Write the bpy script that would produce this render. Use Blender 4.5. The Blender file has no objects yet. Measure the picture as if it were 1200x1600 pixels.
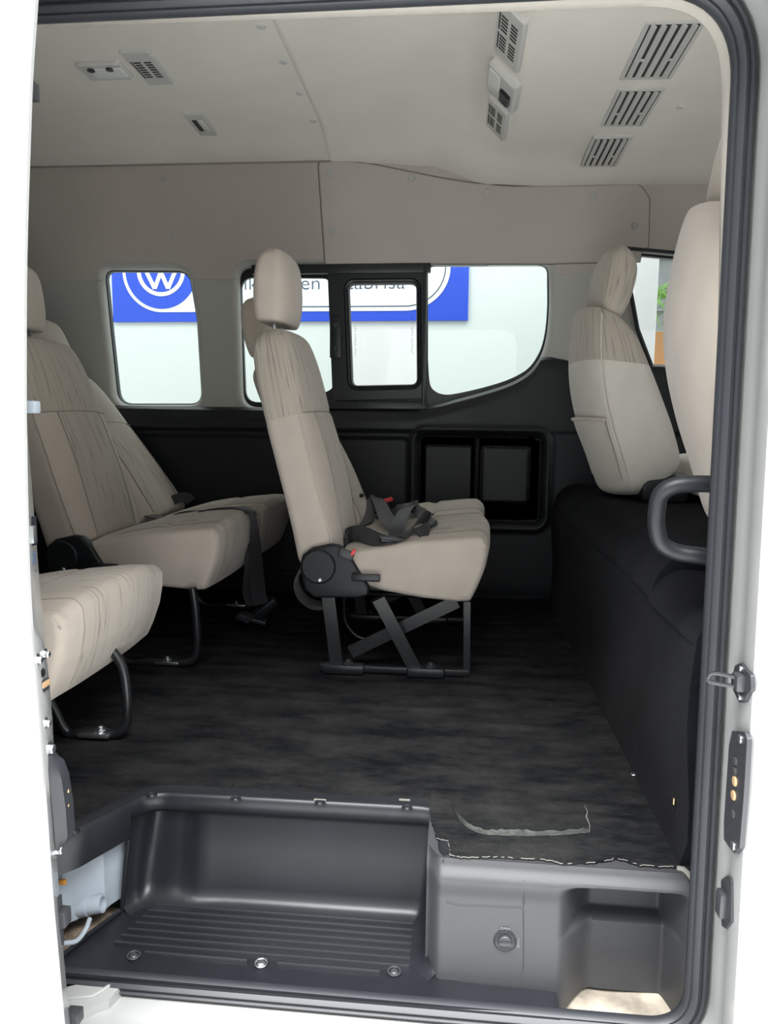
import bpy, bmesh, math, random
from mathutils import Vector, Matrix
from mathutils.geometry import tessellate_polygon
random.seed(7)
C = bpy.context.scene.collection
PI = math.pi
# ------------------------------------------------------------------ camera
F_PX, EYE = 1155.0, 0.67
def cam_axes(pitch=-7.1, yaw=5.7, roll=0.5):
    p, y, r = map(math.radians, (pitch, yaw, roll))
    fw = Vector((-math.sin(y)*math.cos(p), math.cos(y)*math.cos(p), math.sin(p)))
    rt = Vector((math.cos(y), math.sin(y), 0)); up = rt.cross(fw)
    return rt*math.cos(r)+up*math.sin(r), up*math.cos(r)-rt*math.sin(r), fw
RT, UP, FW = cam_axes()
ORG = Vector((0, 0, EYE))
cd = bpy.data.cameras.new('camera'); cam = bpy.data.objects.new('camera', cd); C.objects.link(cam)
cd.sensor_fit = 'VERTICAL'; cd.sensor_height = 24; cd.lens = 24*F_PX/1600; cd.clip_start = 0.02
cam.matrix_world = Matrix(((RT.x, UP.x, -FW.x, 0), (RT.y, UP.y, -FW.y, 0), (RT.z, UP.z, -FW.z, EYE), (0, 0, 0, 1)))
bpy.context.scene.camera = cam
# ------------------------------------------------------------------ light
sc = bpy.context.scene
sc.view_settings.view_transform = 'Standard'; sc.view_settings.look = 'None'
sc.view_settings.gamma = 1; sc.view_settings.use_curve_mapping = False
sc.view_settings.exposure = 1.2
W = bpy.data.worlds.new('world'); sc.world = W; W.use_nodes = True
bg = W.node_tree.nodes['Background']; bg.inputs[0].default_value = (0.95, 0.98, 1.0, 1); bg.inputs[1].default_value = .72
def area(name, loc, target, size, size_y, power, col=(1, 1, 1)):
    l = bpy.data.lights.new(name, 'AREA'); l.shape = 'RECTANGLE'; l.size = size; l.size_y = size_y; l.energy = power; l.color = col
    o = bpy.data.objects.new(name, l); C.objects.link(o); o.location = loc
    o.rotation_euler = (Vector(target)-Vector(loc)).to_track_quat('-Z', 'Y').to_euler()
    return o
dl = area('fill_light_door_side', (0.0, -.9, 3.0), (0, -.9001, 0), 6, 1.8, 300); dl.data.spread = math.radians(100)  # added unseen fill: lights the ground so it bounces up to the headliner
area('fill_light_wall_side', (0, 4.0, 3.3), (-0.3, 5.0, 1.2), 6, .8, 45)  # added unseen fill that brightens the wall behind the windows

# ------------------------------------------------------------------ pixel to place helpers (frame 1200 x 1600)
def ray(px, py): return FW + RT*((px-600)/F_PX) + UP*((800-py)/F_PX)
def atY(px, py, Y): d = ray(px, py); return ORG + d*(Y/d.y)
def atZ(px, py, Z): d = ray(px, py); return ORG + d*((Z-EYE)/d.z)
def atX(px, py, X): d = ray(px, py); return ORG + d*(X/d.x)

# ------------------------------------------------------------------ materials
MATS = {}
def mat(name, col, rough=.6, metal=0, bump=None, var=None, spec=.5, sheen=0, coat=0):
    m = bpy.data.materials.new(name); m.use_nodes = True; nt = m.node_tree; b = nt.nodes['Principled BSDF']
    b.inputs['Base Color'].default_value = (*col, 1); b.inputs['Roughness'].default_value = rough
    b.inputs['Metallic'].default_value = metal; b.inputs['Specular IOR Level'].default_value = spec
    b.inputs['Sheen Weight'].default_value = sheen; b.inputs['Coat Weight'].default_value = coat
    tc = nt.nodes.new('ShaderNodeTexCoord')
    if var:      # (scale, amount)
        n = nt.nodes.new('ShaderNodeTexNoise'); n.inputs['Scale'].default_value = var[0]; n.inputs['Detail'].default_value = 5
        nt.links.new(tc.outputs['Object'], n.inputs['Vector'])
        r = nt.nodes.new('ShaderNodeValToRGB'); r.color_ramp.elements[0].position = .3; r.color_ramp.elements[1].position = .7
        r.color_ramp.elements[0].color = (*[c*(1-var[1]) for c in col], 1); r.color_ramp.elements[1].color = (*[min(1, c*(1+var[1])) for c in col], 1)
        nt.links.new(n.outputs['Fac'], r.inputs[0]); nt.links.new(r.outputs[0], b.inputs['Base Color'])
    if bump:     # (scale, strength, distance)
        n = nt.nodes.new('ShaderNodeTexNoise'); n.inputs['Scale'].default_value = bump[0]; n.inputs['Detail'].default_value = 3
        nt.links.new(tc.outputs['Object'], n.inputs['Vector'])
        k = nt.nodes.new('ShaderNodeBump'); k.inputs['Strength'].default_value = bump[1]; k.inputs['Distance'].default_value = bump[2]
        nt.links.new(n.outputs['Fac'], k.inputs['Height']); nt.links.new(k.outputs[0], b.inputs['Normal'])
    MATS[name] = m
    return m
def streak_mat(name, col, dark, scale):
    """velour with thin wavy lines: the iso-lines of a stretched noise"""
    m = mat(name, col, .9, sheen=.25, spec=.2); nt = m.node_tree; b = nt.nodes['Principled BSDF']
    tc = nt.nodes.new('ShaderNodeTexCoord'); mp = nt.nodes.new('ShaderNodeMapping'); mp.inputs['Scale'].default_value = scale
    nt.links.new(tc.outputs['UV'], mp.inputs[0])
    n = nt.nodes.new('ShaderNodeTexNoise'); n.inputs['Scale'].default_value = 1; n.inputs['Detail'].default_value = 1.5
    nt.links.new(mp.outputs[0], n.inputs['Vector'])
    mul = nt.nodes.new('ShaderNodeMath'); mul.operation = 'MULTIPLY'; mul.inputs[1].default_value = 3.6
    nt.links.new(n.outputs['Fac'], mul.inputs[0])
    fr = nt.nodes.new('ShaderNodeMath'); fr.operation = 'FRACT'; nt.links.new(mul.outputs[0], fr.inputs[0])
    r = nt.nodes.new('ShaderNodeValToRGB'); cr = r.color_ramp
    cr.elements[0].position = 0; cr.elements[0].color = (*dark, 1)
    cr.elements[1].position = .16; cr.elements[1].color = (*col, 1)
    e = cr.elements.new(.93); e.color = (*col, 1); e = cr.elements.new(1); e.color = (*dark, 1)
    nt.links.new(fr.outputs[0], r.inputs[0]); nt.links.new(r.outputs[0], b.inputs['Base Color'])
    k = nt.nodes.new('ShaderNodeBump'); k.inputs['Strength'].default_value = .5; k.inputs['Distance'].default_value = .003
    nt.links.new(r.outputs[0], k.inputs['Height']); nt.links.new(k.outputs[0], b.inputs['Normal'])
    return m
def glass_mat(name, tint, gloss=.06):
    m = bpy.data.materials.new(name); m.use_nodes = True; nt = m.node_tree; nt.nodes.clear()
    o = nt.nodes.new('ShaderNodeOutputMaterial'); t = nt.nodes.new('ShaderNodeBsdfTransparent'); g = nt.nodes.new('ShaderNodeBsdfGlossy')
    t.inputs[0].default_value = (*tint, 1); g.inputs['Roughness'].default_value = .02
    x = nt.nodes.new('ShaderNodeMixShader'); x.inputs[0].default_value = gloss
    nt.links.new(t.outputs[0], x.inputs[1]); nt.links.new(g.outputs[0], x.inputs[2]); nt.links.new(x.outputs[0], o.inputs[0])
    MATS[name] = m; return m
BE = (.50, .44, .38)
mat('garnish_and_shade', (.30, .28, .25), .9, spec=.15, bump=(260, .2, .001))  # seal garnish, and the drawn shade line under the ceiling
mat('velour', BE, .9, sheen=.25, spec=.2, bump=(350, .15, .001), var=(9, .07))
mat('velour_light', (.60, .57, .51), .85, sheen=.2, spec=.2, bump=(220, .2, .001), var=(14, .04))
streak_mat('velour_streak_back', (.44, .395, .335), (.24, .205, .175), (100, 2.4, 1))
streak_mat('velour_streak_seat', (.44, .395, .335), (.24, .205, .175), (100, 3.0, 1))
mat('headliner', (.72, .69, .63), .95, spec=.15, bump=(260, .25, .0012), var=(5, .03))
mat('wall_fabric', (.44, .40, .365), .8, spec=.25, bump=(500, .2, .0006), var=(4, .03))
mat('pillar_plastic', (.40, .395, .37), .65, spec=.3, bump=(700, .15, .0004))
mat('dark_plastic', (.009, .0108, .0135), .45, spec=.38, bump=(600, .25, .0005))
mat('frame_black', (.012, .014, .017), .4, spec=.5)
mat('step_plastic', (.009, .010, .013), .38, spec=.4, bump=(900, .2, .0004), var=(12, .12))
mat('panel_plastic', (.036, .0372, .0405), .5, spec=.45, bump=(800, .25, .0004), var=(10, .05))
mat('rib_glint', (.022, .0235, .027), .28, spec=.6)  # tread plastic again, lighter and glossier: the rib glints put into the colour
mat('rubber', (.022, .024, .029), .5, spec=.5, bump=(120, .1, .0005))
mat('black_metal', (.012, .013, .015), .35, spec=.6, var=(30, .3))
mat('bracket_black', (.03, .032, .036), .45, spec=.5)
mat('strap', (.022, .022, .025), .6, spec=.4, sheen=.15, bump=(900, .3, .0005))
mat('red_plastic', (.75, .05, .06), .4)
mat('steel', (.6, .62, .64), .35, metal=1)
mat('brass', (.75, .5, .28), .35, metal=1)
mat('copper_pad', (.62, .40, .22), .45, metal=.4)
mat('white_paint', (.33, .335, .33), .22, spec=.5, coat=.3)
mat('primer_metal', (.27, .305, .345), .4, spec=.5, var=(14, .12))
mat('rusty_cream', (.33, .29, .235), .6, var=(22, .45))
mat('dirt', (.16, .12, .09), .95, var=(60, .6), bump=(90, .8, .004))
mat('thread', (.15, .145, .135), .9)
mat('torn_pad', (.05, .055, .05), .95, var=(60, .5), bump=(150, .8, .003))
mat('orange_plastic', (.5, .22, .04), .5)
mat('lamp_lens', (.75, .77, .76), .15, spec=.8)
mat('vent_grey', (.52, .515, .49), .5, spec=.4)
mat('slot_dark', (.03, .03, .03), .7)
mat('wall_white', (.68, .70, .69), .6)
mat('floor_tile', (.70, .71, .70), .25, var=(2, .04))
mat('sign_blue', (.02, .075, .60), .4)
mat('sign_white', (.88, .9, .9), .4)
mat('sign_ink', (.06, .09, .15), .5)
mat('emboss', (.14, .145, .15), .5)
mat('seam_thread', (.27, .24, .20), .9)
mat('gap_shade_grey', (.12, .11, .10), .8)
mat('leaf', (.12, .30, .03), .5, var=(8, .3))
mat('pot', (.5, .3, .18), .8)
mat('glass_frit', (.2, .22, .22), .6)
mat('stucco', (.24, .26, .26), .8, var=(3, .1))
glass_mat('glass', (.89, .985, .935)); glass_mat('glass_front', (.97, 1, .98))
def carpet_mat():
    m = mat('carpet', (.016, .017, .020), 1, spec=.05, sheen=.0, bump=(420, .9, .004)); nt = m.node_tree; b = nt.nodes['Principled BSDF']
    tc = nt.nodes.new('ShaderNodeTexCoord'); mp = nt.nodes.new('ShaderNodeMapping'); mp.inputs['Scale'].default_value = (3.2, 8, 4)
    n = nt.nodes.new('ShaderNodeTexNoise'); n.inputs['Scale'].default_value = 1.6; n.inputs['Detail'].default_value = 10; n.inputs['Roughness'].default_value = .78
    nt.links.new(tc.outputs['Object'], mp.inputs[0]); nt.links.new(mp.outputs[0], n.inputs['Vector'])
    r = nt.nodes.new('ShaderNodeValToRGB'); r.color_ramp.elements[0].position = .38; r.color_ramp.elements[1].position = .72
    r.color_ramp.elements[0].color = (.006, .0068, .0085, 1); r.color_ramp.elements[1].color = (.036, .0355, .034, 1)
    nt.links.new(n.outputs['Fac'], r.inputs[0])
    v = nt.nodes.new('ShaderNodeTexVoronoi'); v.inputs['Scale'].default_value = 45; nt.links.new(tc.outputs['Object'], v.inputs['Vector'])
    lt = nt.nodes.new('ShaderNodeMath'); lt.operation = 'LESS_THAN'; lt.inputs[1].default_value = .035; nt.links.new(v.outputs['Distance'], lt.inputs[0])
    n2 = nt.nodes.new('ShaderNodeTexNoise'); n2.inputs['Scale'].default_value = 5; nt.links.new(tc.outputs['Object'], n2.inputs['Vector'])
    gt = nt.nodes.new('ShaderNodeMath'); gt.operation = 'GREATER_THAN'; gt.inputs[1].default_value = .54; nt.links.new(n2.outputs['Fac'], gt.inputs[0])
    ml = nt.nodes.new('ShaderNodeMath'); ml.operation = 'MULTIPLY'; nt.links.new(lt.outputs[0], ml.inputs[0]); nt.links.new(gt.outputs[0], ml.inputs[1])
    x = nt.nodes.new('ShaderNodeMix'); x.data_type = 'RGBA'; nt.links.new(ml.outputs[0], x.inputs[0]); nt.links.new(r.outputs[0], x.inputs[6]); x.inputs[7].default_value = (.10, .10, .10, 1)
    nt.links.new(x.outputs[2], b.inputs['Base Color'])
carpet_mat()
mat('carpet_cover', (.005, .0055, .0075), 1, spec=.05, sheen=.02, bump=(300, .8, .003), var=(6, .45))

# ------------------------------------------------------------------ mesh helpers
def obj(name, bm, m, parent=None, smooth=True, org=None, angle=40):
    """link a bmesh as one mesh object; org = world origin for the data when it has no parent"""
    me = bpy.data.meshes.new(name)
    bmesh.ops.recalc_face_normals(bm, faces=bm.faces[:])
    if org is not None: bmesh.ops.translate(bm, vec=-Vector(org), verts=bm.verts[:])
    bm.to_mesh(me); bm.free()
    ms = m if isinstance(m, (list, tuple)) else [m]
    for k in ms: me.materials.append(MATS[k])
    o = bpy.data.objects.new(name, me); C.objects.link(o)
    if org is not None: o.location = Vector(org)
    if parent: 
        o.parent = parent
        if org is None: pass
    if smooth:
        for p in me.polygons: p.use_smooth = True
        try: me.set_sharp_from_angle(angle=math.radians(angle))
        except Exception: pass
    return o
def tag(o, label=None, cat=None, group=None, kind=None):
    if label: o['label'] = label
    if cat: o['category'] = cat
    if group: o['group'] = group
    if kind: o['kind'] = kind
    return o
def thing(name, label, cat, loc=(0, 0, 0), group=None, kind=None):
    o = bpy.data.objects.new(name, None); C.objects.link(o); o.location = loc; o.empty_display_size = .05
    return tag(o, label, cat, group, kind)
def part(name, bm, m, root, label=None, **k):
    """bmesh in world coordinates -> child of root (root has no rotation at build time)"""
    off = Vector(root.location); p = root.parent
    while p: off += Vector(p.location); p = p.parent
    bmesh.ops.translate(bm, vec=-off, verts=bm.verts[:])
    o = obj(name, bm, m, root, **k)
    if label: o['label'] = label
    return o
def box(bm, c, s, bev=0, rot=None, mi=0, seg=2):
    r = bmesh.ops.create_cube(bm, size=1); vs = r['verts']
    for v in vs: v.co = Vector((v.co.x*s[0], v.co.y*s[1], v.co.z*s[2]))
    fs = list({f for v in vs for f in v.link_faces})
    if bev:
        es = list({e for v in vs for e in v.link_edges})
        q = bmesh.ops.bevel(bm, geom=es, offset=bev, segments=seg, affect='EDGES', profile=.5)
        vs = list({v for f in q['faces'] for v in f.verts} | {v for v in vs if v.is_valid})
        fs = list({f for v in vs for f in v.link_faces})
    for v in vs:
        if rot is not None: v.co = rot @ v.co
        v.co += Vector(c)
    for f in fs: f.material_index = mi
    return vs
def loft(bm, rings, closed=True, cap0=False, cap1=False, mi=None, loop=False):
    R = [[bm.verts.new(p) for p in r] for r in rings]
    n = len(rings[0]); L = len(R)
    for i in range(L if loop else L-1):
        a, b = R[i], R[(i+1) % L]
        for j in range(n if closed else n-1):
            k = (j+1) % n
            try: f = bm.faces.new((a[j], a[k], b[k], b[j]))
            except ValueError: continue
            if mi: f.material_index = mi(i, j)
    if cap0: bm.faces.new(R[0][::-1])
    if cap1: bm.faces.new(R[-1])
    return R
def add_uv(bm, R, uvs):
    """uvs[i][j] for ring i, column j (one extra column for the wrap)"""
    L = bm.loops.layers.uv.new('UVMap'); idx = {}
    for i, r in enumerate(R):
        for j, v in enumerate(r): idx[v] = (i, j)
    n = len(R[0])
    for f in bm.faces:
        js = [idx[l.vert][1] for l in f.loops if l.vert in idx]
        wrap = len(f.loops) == 4 and 0 in js and n-1 in js
        for l in f.loops:
            i, j = idx[l.vert]; l[L].uv = uvs[i][n if (wrap and j == 0) else j]
def frame_path(pts, closed=False):
    out = []; n = len(pts)
    for i in range(n):
        if closed: t = (pts[(i+1) % n]-pts[i-1])
        else: t = pts[min(i+1, n-1)]-pts[max(i-1, 0)]
        out.append(t.normalized())
    return out
def tube(bm, pts, r, seg=10, closed=False, flat=1.0, caps=True):
    pts = [Vector(p) for p in pts]; T = frame_path(pts, closed); rings = []
    ref = Vector((0, 0, 1)) if abs(T[0].z) < .9 else Vector((1, 0, 0))
    nrm = T[0].cross(ref).normalized()
    for i, (p, t) in enumerate(zip(pts, T)):
        nrm = (nrm-t*nrm.dot(t)).normalized(); b = t.cross(nrm)
        rr = r[i] if isinstance(r, (list, tuple)) else r
        rings.append([p+nrm*math.cos(2*PI*k/seg)*rr+b*math.sin(2*PI*k/seg)*rr*flat for k in range(seg)])
    loft(bm, rings, True, caps and not closed, caps and not closed, loop=closed)
def smooth_path(pts, n=8, closed=False):
    pts = [Vector(p) for p in pts]; out = []; L = len(pts)
    for i in range(L if closed else L-1):
        if closed: p0, p1, p2, p3 = pts[i-1], pts[i], pts[(i+1) % L], pts[(i+2) % L]
        else: p0, p1, p2, p3 = pts[max(i-1, 0)], pts[i], pts[i+1], pts[min(i+2, L-1)]
        for k in range(n):
            t = k/n
            out.append(.5*((2*p1)+(p2-p0)*t+(2*p0-5*p1+4*p2-p3)*t*t+(3*p1-p0-3*p2+p3)*t**3))
    if not closed: out.append(pts[-1])
    return out
def round_poly(pts, r, seg=6):
    """2-D polygon with rounded corners; r one number or one per corner"""
    out = []; n = len(pts)
    for i in range(n):
        p = Vector(pts[i]).to_2d(); a = Vector(pts[i-1]).to_2d()-p; b = Vector(pts[(i+1) % n]).to_2d()-p
        rr = r[i] if isinstance(r, (list, tuple)) else r
        la, lb = a.length, b.length; a.normalize(); b.normalize()
        ang = a.angle(b); d = min(rr/max(math.tan(ang/2), 1e-4), la*.49, lb*.49)
        if rr <= 0 or ang > 3.1: out.append(p); continue
        A, B = p+a*d, p+b*d
        for k in range(seg+1):
            t = k/seg; out.append(A*(1-t)**2+p*2*t*(1-t)+B*t*t)
    return out
def offset_poly(pts, d):
    """offset of a closed 2-D polygon, d > 0 grows it"""
    n = len(pts); A = sum(pts[i-1].x*pts[i].y-pts[i].x*pts[i-1].y for i in range(n)); s = 1 if A > 0 else -1
    out = []
    for i in range(n):
        e1 = (pts[i]-pts[i-1]).normalized() if (pts[i]-pts[i-1]).length > 1e-9 else Vector((1, 0))
        e2 = (pts[(i+1) % n]-pts[i]).normalized() if (pts[(i+1) % n]-pts[i]).length > 1e-9 else e1
        t = (e1+e2)
        t = t.normalized() if t.length > 1e-6 else e1
        out.append(pts[i]+Vector((t.y, -t.x))*d*s)
    return out
def filled(bm, outer, holes, fn, mi=0):
    """fill a planar region with holes; fn maps a 2-D point to 3-D"""
    loops = [outer]+list(holes); co = []; idx = []
    for L in loops: co += [Vector((p[0], p[1], 0)) for p in L]
    tris = tessellate_polygon([[Vector((p[0], p[1], 0)) for p in L] for L in loops])
    V = [bm.verts.new(fn(c.x, c.y)) for c in co]
    for t in tris:
        try: f = bm.faces.new([V[k] for k in t]); f.material_index = mi
        except ValueError: pass
    return V
def prism(bm, poly, fn0, fn1, mi=0, cap0=True, cap1=True):
    """closed prism between two mappings of a 2-D polygon"""
    a = [bm.verts.new(fn0(p[0], p[1])) for p in poly]; b = [bm.verts.new(fn1(p[0], p[1])) for p in poly]; n = len(poly)
    fs = []
    for i in range(n): fs.append(bm.faces.new((a[i], a[(i+1) % n], b[(i+1) % n], b[i])))
    if cap0: fs.append(bm.faces.new(a[::-1]))
    if cap1: fs.append(bm.faces.new(b))
    for f in fs: f.material_index = mi
def xz_prism(bm, poly, y0, y1, mi=0): prism(bm, poly, lambda x, z: Vector((x, y0, z)), lambda x, z: Vector((x, y1, z)), mi)
def soft_prism(bm, poly, y0, y1, r, seg=4, mi=0):
    """x-z polygon extruded along y with rounded rims"""
    poly = [Vector(p).to_2d() for p in poly]; rings = []
    s = 1 if y1 > y0 else -1
    st = [(r*(1-math.sin(PI/2*k/seg)), r*(1-math.cos(PI/2*k/seg))) for k in range(seg+1)]
    for inset, dy in [(a, b) for a, b in st]:
        q = offset_poly(poly, -inset) if inset > 1e-6 else poly; rings.append([Vector((p.x, y0+s*dy, p.y)) for p in q])
    rings2 = []
    for inset, dy in st:
        q = offset_poly(poly, -inset) if inset > 1e-6 else poly; rings2.append([Vector((p.x, y1-s*dy, p.y)) for p in q])
    loft(bm, rings+rings2[::-1], True, True, True, mi=(lambda i, j: mi))
def grid(bm, nx, ny, fn, mi=None):
    V = [[bm.verts.new(fn(i/nx, j/ny)) for j in range(ny+1)] for i in range(nx+1)]
    for i in range(nx):
        for j in range(ny):
            f = bm.faces.new((V[i][j], V[i+1][j], V[i+1][j+1], V[i][j+1]))
            if mi: f.material_index = mi(i, j)
def ribbon(bm, pts, sides, w=.048, th=.0016, n=7):
    """webbing strap: pts path with a width direction at each point"""
    P = smooth_path(pts, n); S = smooth_path([Vector(s).normalized() for s in sides], n); T = frame_path(P); rings = []
    for p, s, t in zip(P, S, T):
        s = (s-t*s.dot(t)).normalized(); u = s.cross(t).normalized()
        rings.append([p-s*w/2-u*th, p+s*w/2-u*th, p+s*w/2+u*th, p-s*w/2+u*th])
    loft(bm, rings, True, True, True)
def sst(a, b, x):
    if a == b: return 1.0 if x >= a else 0.0
    t = max(0, min(1, (x-a)/(b-a))); return t*t*(3-2*t)
def rbox_sdf(x, z, x0, x1, z0, z1, r):
    cx, cz = (x0+x1)/2, (z0+z1)/2; dx = abs(x-cx)-(x1-x0)/2+r; dz = abs(z-cz)-(z1-z0)/2+r
    return math.hypot(max(dx, 0), max(dz, 0))+min(max(dx, dz), 0)-r
def disc(bm, c, axis, r, h, seg=20, bev=0, mi=0):
    """short cylinder from c along axis by h, with a rounded far rim"""
    a = Vector(axis).normalized(); u = a.orthogonal().normalized(); v = a.cross(u); c = Vector(c)
    prof = [(r, 0), (r, h-bev), (r-bev, h)] if bev else [(r, 0), (r, h)]
    rings = [[c+a*hh+u*math.cos(2*PI*k/seg)*rr+v*math.sin(2*PI*k/seg)*rr for k in range(seg)] for rr, hh in prof]
    loft(bm, rings, True, True, True, mi=lambda i, j: mi)
def copy_tree(o, parent=None):
    c = o.copy(); C.objects.link(c); c.parent = parent
    for ch in [k for k in bpy.data.objects if k.parent == o and k != c]: copy_tree(ch, c)
    return c
V3 = Vector
WY = 2.80        # inner face of the far side wall
CEIL = 1.665

# ================================================================== SETTING
def xz(px, py, Y): p = atY(px, py, Y); return Vector((p.x, p.z))
# ---- floor
def floor_z(x, y):
    rib = .5+.5*math.cos((y-1.50)/.078*2*PI)
    m = sst(1.42, 1.5, y)*(1-sst(2.5, 2.6, y))*(1-sst(.19, .25, x))
    m *= .45+.55*sst(-.25, .1, x)
    return .0065*rib**2*m + .004*sst(.25, .33, x)
bm = bmesh.new()
fy0 = 1.235
grid(bm, 60, 260, lambda a, b: V3((-2.1+a*2.48, fy0+b*(2.83-fy0), floor_z(-2.1+a*2.48, fy0+b*(2.83-fy0)))))
fl = obj('floor', bm, 'carpet'); tag(fl, kind='structure')
# carpet carried forward over the sill cover, with a torn front edge
edge = []
ep = [(672, 1262), (676, 1285), (683, 1308), (700, 1312), (704, 1334), (720, 1338), (760, 1337), (800, 1338), (850, 1341), (880, 1347), (930, 1345), (965, 1339), (1000, 1350), (1040, 1352), (1066, 1352), (1086, 1360)]
for p in ep:
    q = atZ(p[0], p[1], .006); edge.append(Vector((q.x, q.y)))
jag = []
for i in range(len(edge)-1):
    for k in range(7):
        t = k/7; q = edge[i].lerp(edge[i+1], t); jag.append(q+Vector((random.uniform(-.0012, .0012), random.uniform(-.0016, .0016))))
jag.append(edge[-1])
poly = jag+[Vector((.38, 1.26)), Vector((edge[0].x, 1.26))]
bm = bmesh.new(); prism(bm, poly, lambda x, y: V3((x, y, .0045)), lambda x, y: V3((x, y, .0005)))
cf = obj('floor', bm, 'carpet', smooth=False); tag(cf, kind='structure')
bm = bmesh.new(); random.seed(3)
for seg_ in (range(14, 100),):
    for i in seg_:
        if i+1 < len(jag) and random.random() < .8:
            a, b = jag[i], jag[i+1]; tube(bm, [V3((a.x, a.y-.0005, .004)), V3((b.x, b.y-.0005, .0045))], .0007, 5)
fr = obj('frayed_edge', bm, 'thread'); tag(fr, 'pale frayed threads along the torn front edge of the black carpet', 'threads', kind='stuff')
# torn slit in the carpet
bm = bmesh.new(); random.seed(5)
tp = [(706, 1246), (712, 1268), (724, 1286), (750, 1300), (790, 1303), (830, 1304), (875, 1303), (915, 1300), (922, 1301)]
P = [atZ(a, b, .006) for a, b in tp]; P = smooth_path(P, 6); rings = []
for i, p in enumerate(P):
    t = i/(len(P)-1); w = .001+.0055*math.sin(PI*min(1, t*1.1))**.6*(.7+.5*random.random())
    if i < 6: w = .003
    z0 = .0052
    rings.append([p+V3((0, -w*.5, z0-.006)), p+V3((0, -w*.3, z0-.003+.003*random.random())), p+V3((0, w*.2, z0-.004)), p+V3((0, w*.6, z0-.002+.004*random.random())), p+V3((0, w*.8, z0-.006))])
loft(bm, rings, False)
sl = obj('carpet_tear', bm, 'torn_pad'); tag(sl, 'long grey torn slit in the black carpet near the step', 'tear')
bm = bmesh.new()
for k in range(len(P)-1):
    if random.random() < .0: pass
q = [atZ(a, b, .006) for a, b in [(913, 1258), (918, 1268), (916, 1276), (921, 1288), (922, 1300)]]
tube(bm, q, [.0003, .0007, .0012, .0007, .0003], 5)
part('thread', bm, 'thread', sl)

# ---- ceiling: high rear section and lower front section
def roof_z(x, y):
    pts = [(-2.3, CEIL), (-.40, CEIL-.008), (-.33, CEIL-.015), (-.15, CEIL-.028), (.10, CEIL-.097), (.30, CEIL-.108), (2.2, CEIL-.13)]
    def prof(pts):
        for i in range(len(pts)-1):
            if x <= pts[i+1][0]:
                t = (x-pts[i][0])/(pts[i+1][0]-pts[i][0]); t = t*t*(3-2*t)
                return pts[i][1]+(pts[i+1][1]-pts[i][1])*t
        return pts[-1][1]
    zw = prof(pts); zc = prof([(-2.3, CEIL), (.0, CEIL), (.155, CEIL-.115), (2.2, CEIL-.16)])
    k = sst(2.35, 2.75, y); z = zw*k+zc*(1-k)
    e = sst(2.52, 2.83, y); z -= .055*e*e
    e2 = 1-sst(1.0, 1.5, y); z -= .16*e2
    # shallow valley along the lamp row, crown beyond it
    return z
bm = bmesh.new(); grid(bm, 60, 40, lambda a, b: V3((-2.2+a*(2.2-.485), .98+b*1.86, roof_z(-2.2+a*(2.2-.485), .98+b*1.86))))
c1 = obj('ceiling', bm, 'headliner'); tag(c1, kind='structure')
bm = bmesh.new()
def cf2(a, b):
    x = -.489+a*2.5; y = .98+b*1.86; e = 1-sst(0, .004, a*2.5)
    return V3((x, y, roof_z(x, y)-.006+.006*e))
grid(bm, 260, 40, cf2)
c2 = obj('ceiling', bm, 'headliner'); tag(c2, kind='structure')
# outer roof skin above, keeps daylight out
bm = bmesh.new(); box(bm, (-.05, 1.9, 1.78), (4.7, 1.95, .03), .01); o = obj('roof_panel', bm, 'white_paint', smooth=False); tag(o, kind='structure')
o.name = 'ceiling'

# ---- far side wall with window openings
def win(pxs, r): return round_poly([xz(a, b, WY) for a, b in pxs], r, 8)
w1 = win([(158, 420), (292, 421), (305, 500), (313, 632), (180, 632), (168, 520)], [.035, .06, .0, .05, .06, 0])
w2 = win([(371, 417), (668, 413), (668, 632), (505, 634), (378, 634)], [.05, .0, .0, .0, .06])
w3 = win([(664, 412), (855, 411), (858, 500), (845, 560), (820, 592), (750, 612), (692, 622), (664, 628)], [.0, .035, .1, .05, .08, .2, .05, 0])
lo2 = [Vector((p.x, p.z)) for p in smooth_path([V3((xz(a, b, WY).x, 0, xz(a, b, WY).y)) for a, b in [(859, 440), (859, 482), (855, 524), (846, 555), (828, 580), (798, 598), (756, 612), (715, 623), (690, 630), (660, 636)]], 5)]
big = round_poly([lo2[-1], xz(378, 636, WY), xz(371, 417, WY), xz(667, 412, WY), xz(858, 411, WY), lo2[0]], [0, .06, .05, 0, .035, 0], 8)[1:-1]+lo2
w4 = round_poly([xz(972, 390, WY), Vector((1.5, 1.18)), Vector((1.55, .80)), xz(1020, 573, WY), xz(998, 515, WY), xz(988, 460, WY)], [.01, .05, .05, .03, 0, 0], 6)
outer = [Vector((-2.15, -.02)), Vector((2.1, -.02)), Vector((2.1, 1.62)), Vector((-2.15, 1.62))]
bm = bmesh.new()
holes = [w1, big, w4]
hexp = [offset_poly(h, .022) for h in holes]
filled(bm, outer, hexp, lambda x, z: V3((x, WY, z)))
for h in holes:
    rings = []
    for k in range(6):
        a = k/5*PI/2; rings.append([V3((p.x, WY+.030*(1-math.cos(a)), p.y)) for p in offset_poly(h, .022*(1-math.sin(a)))])
    rings.append([V3((p.x, WY+.04, p.y)) for p in h])
    loft(bm, rings)
wl = obj('wall_left', bm, 'pillar_plastic', angle=50); tag(wl, kind='structure')
bm = bmesh.new()
filled(bm, outer, holes, lambda x, z: V3((x, WY+.055, z)))
for h in holes: loft(bm, [[V3((p.x, WY+.04, p.y)) for p in h], [V3((p.x, WY+.06, p.y)) for p in h]])
o = obj('wall_left', bm, 'white_paint'); tag(o, kind='structure')
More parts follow.
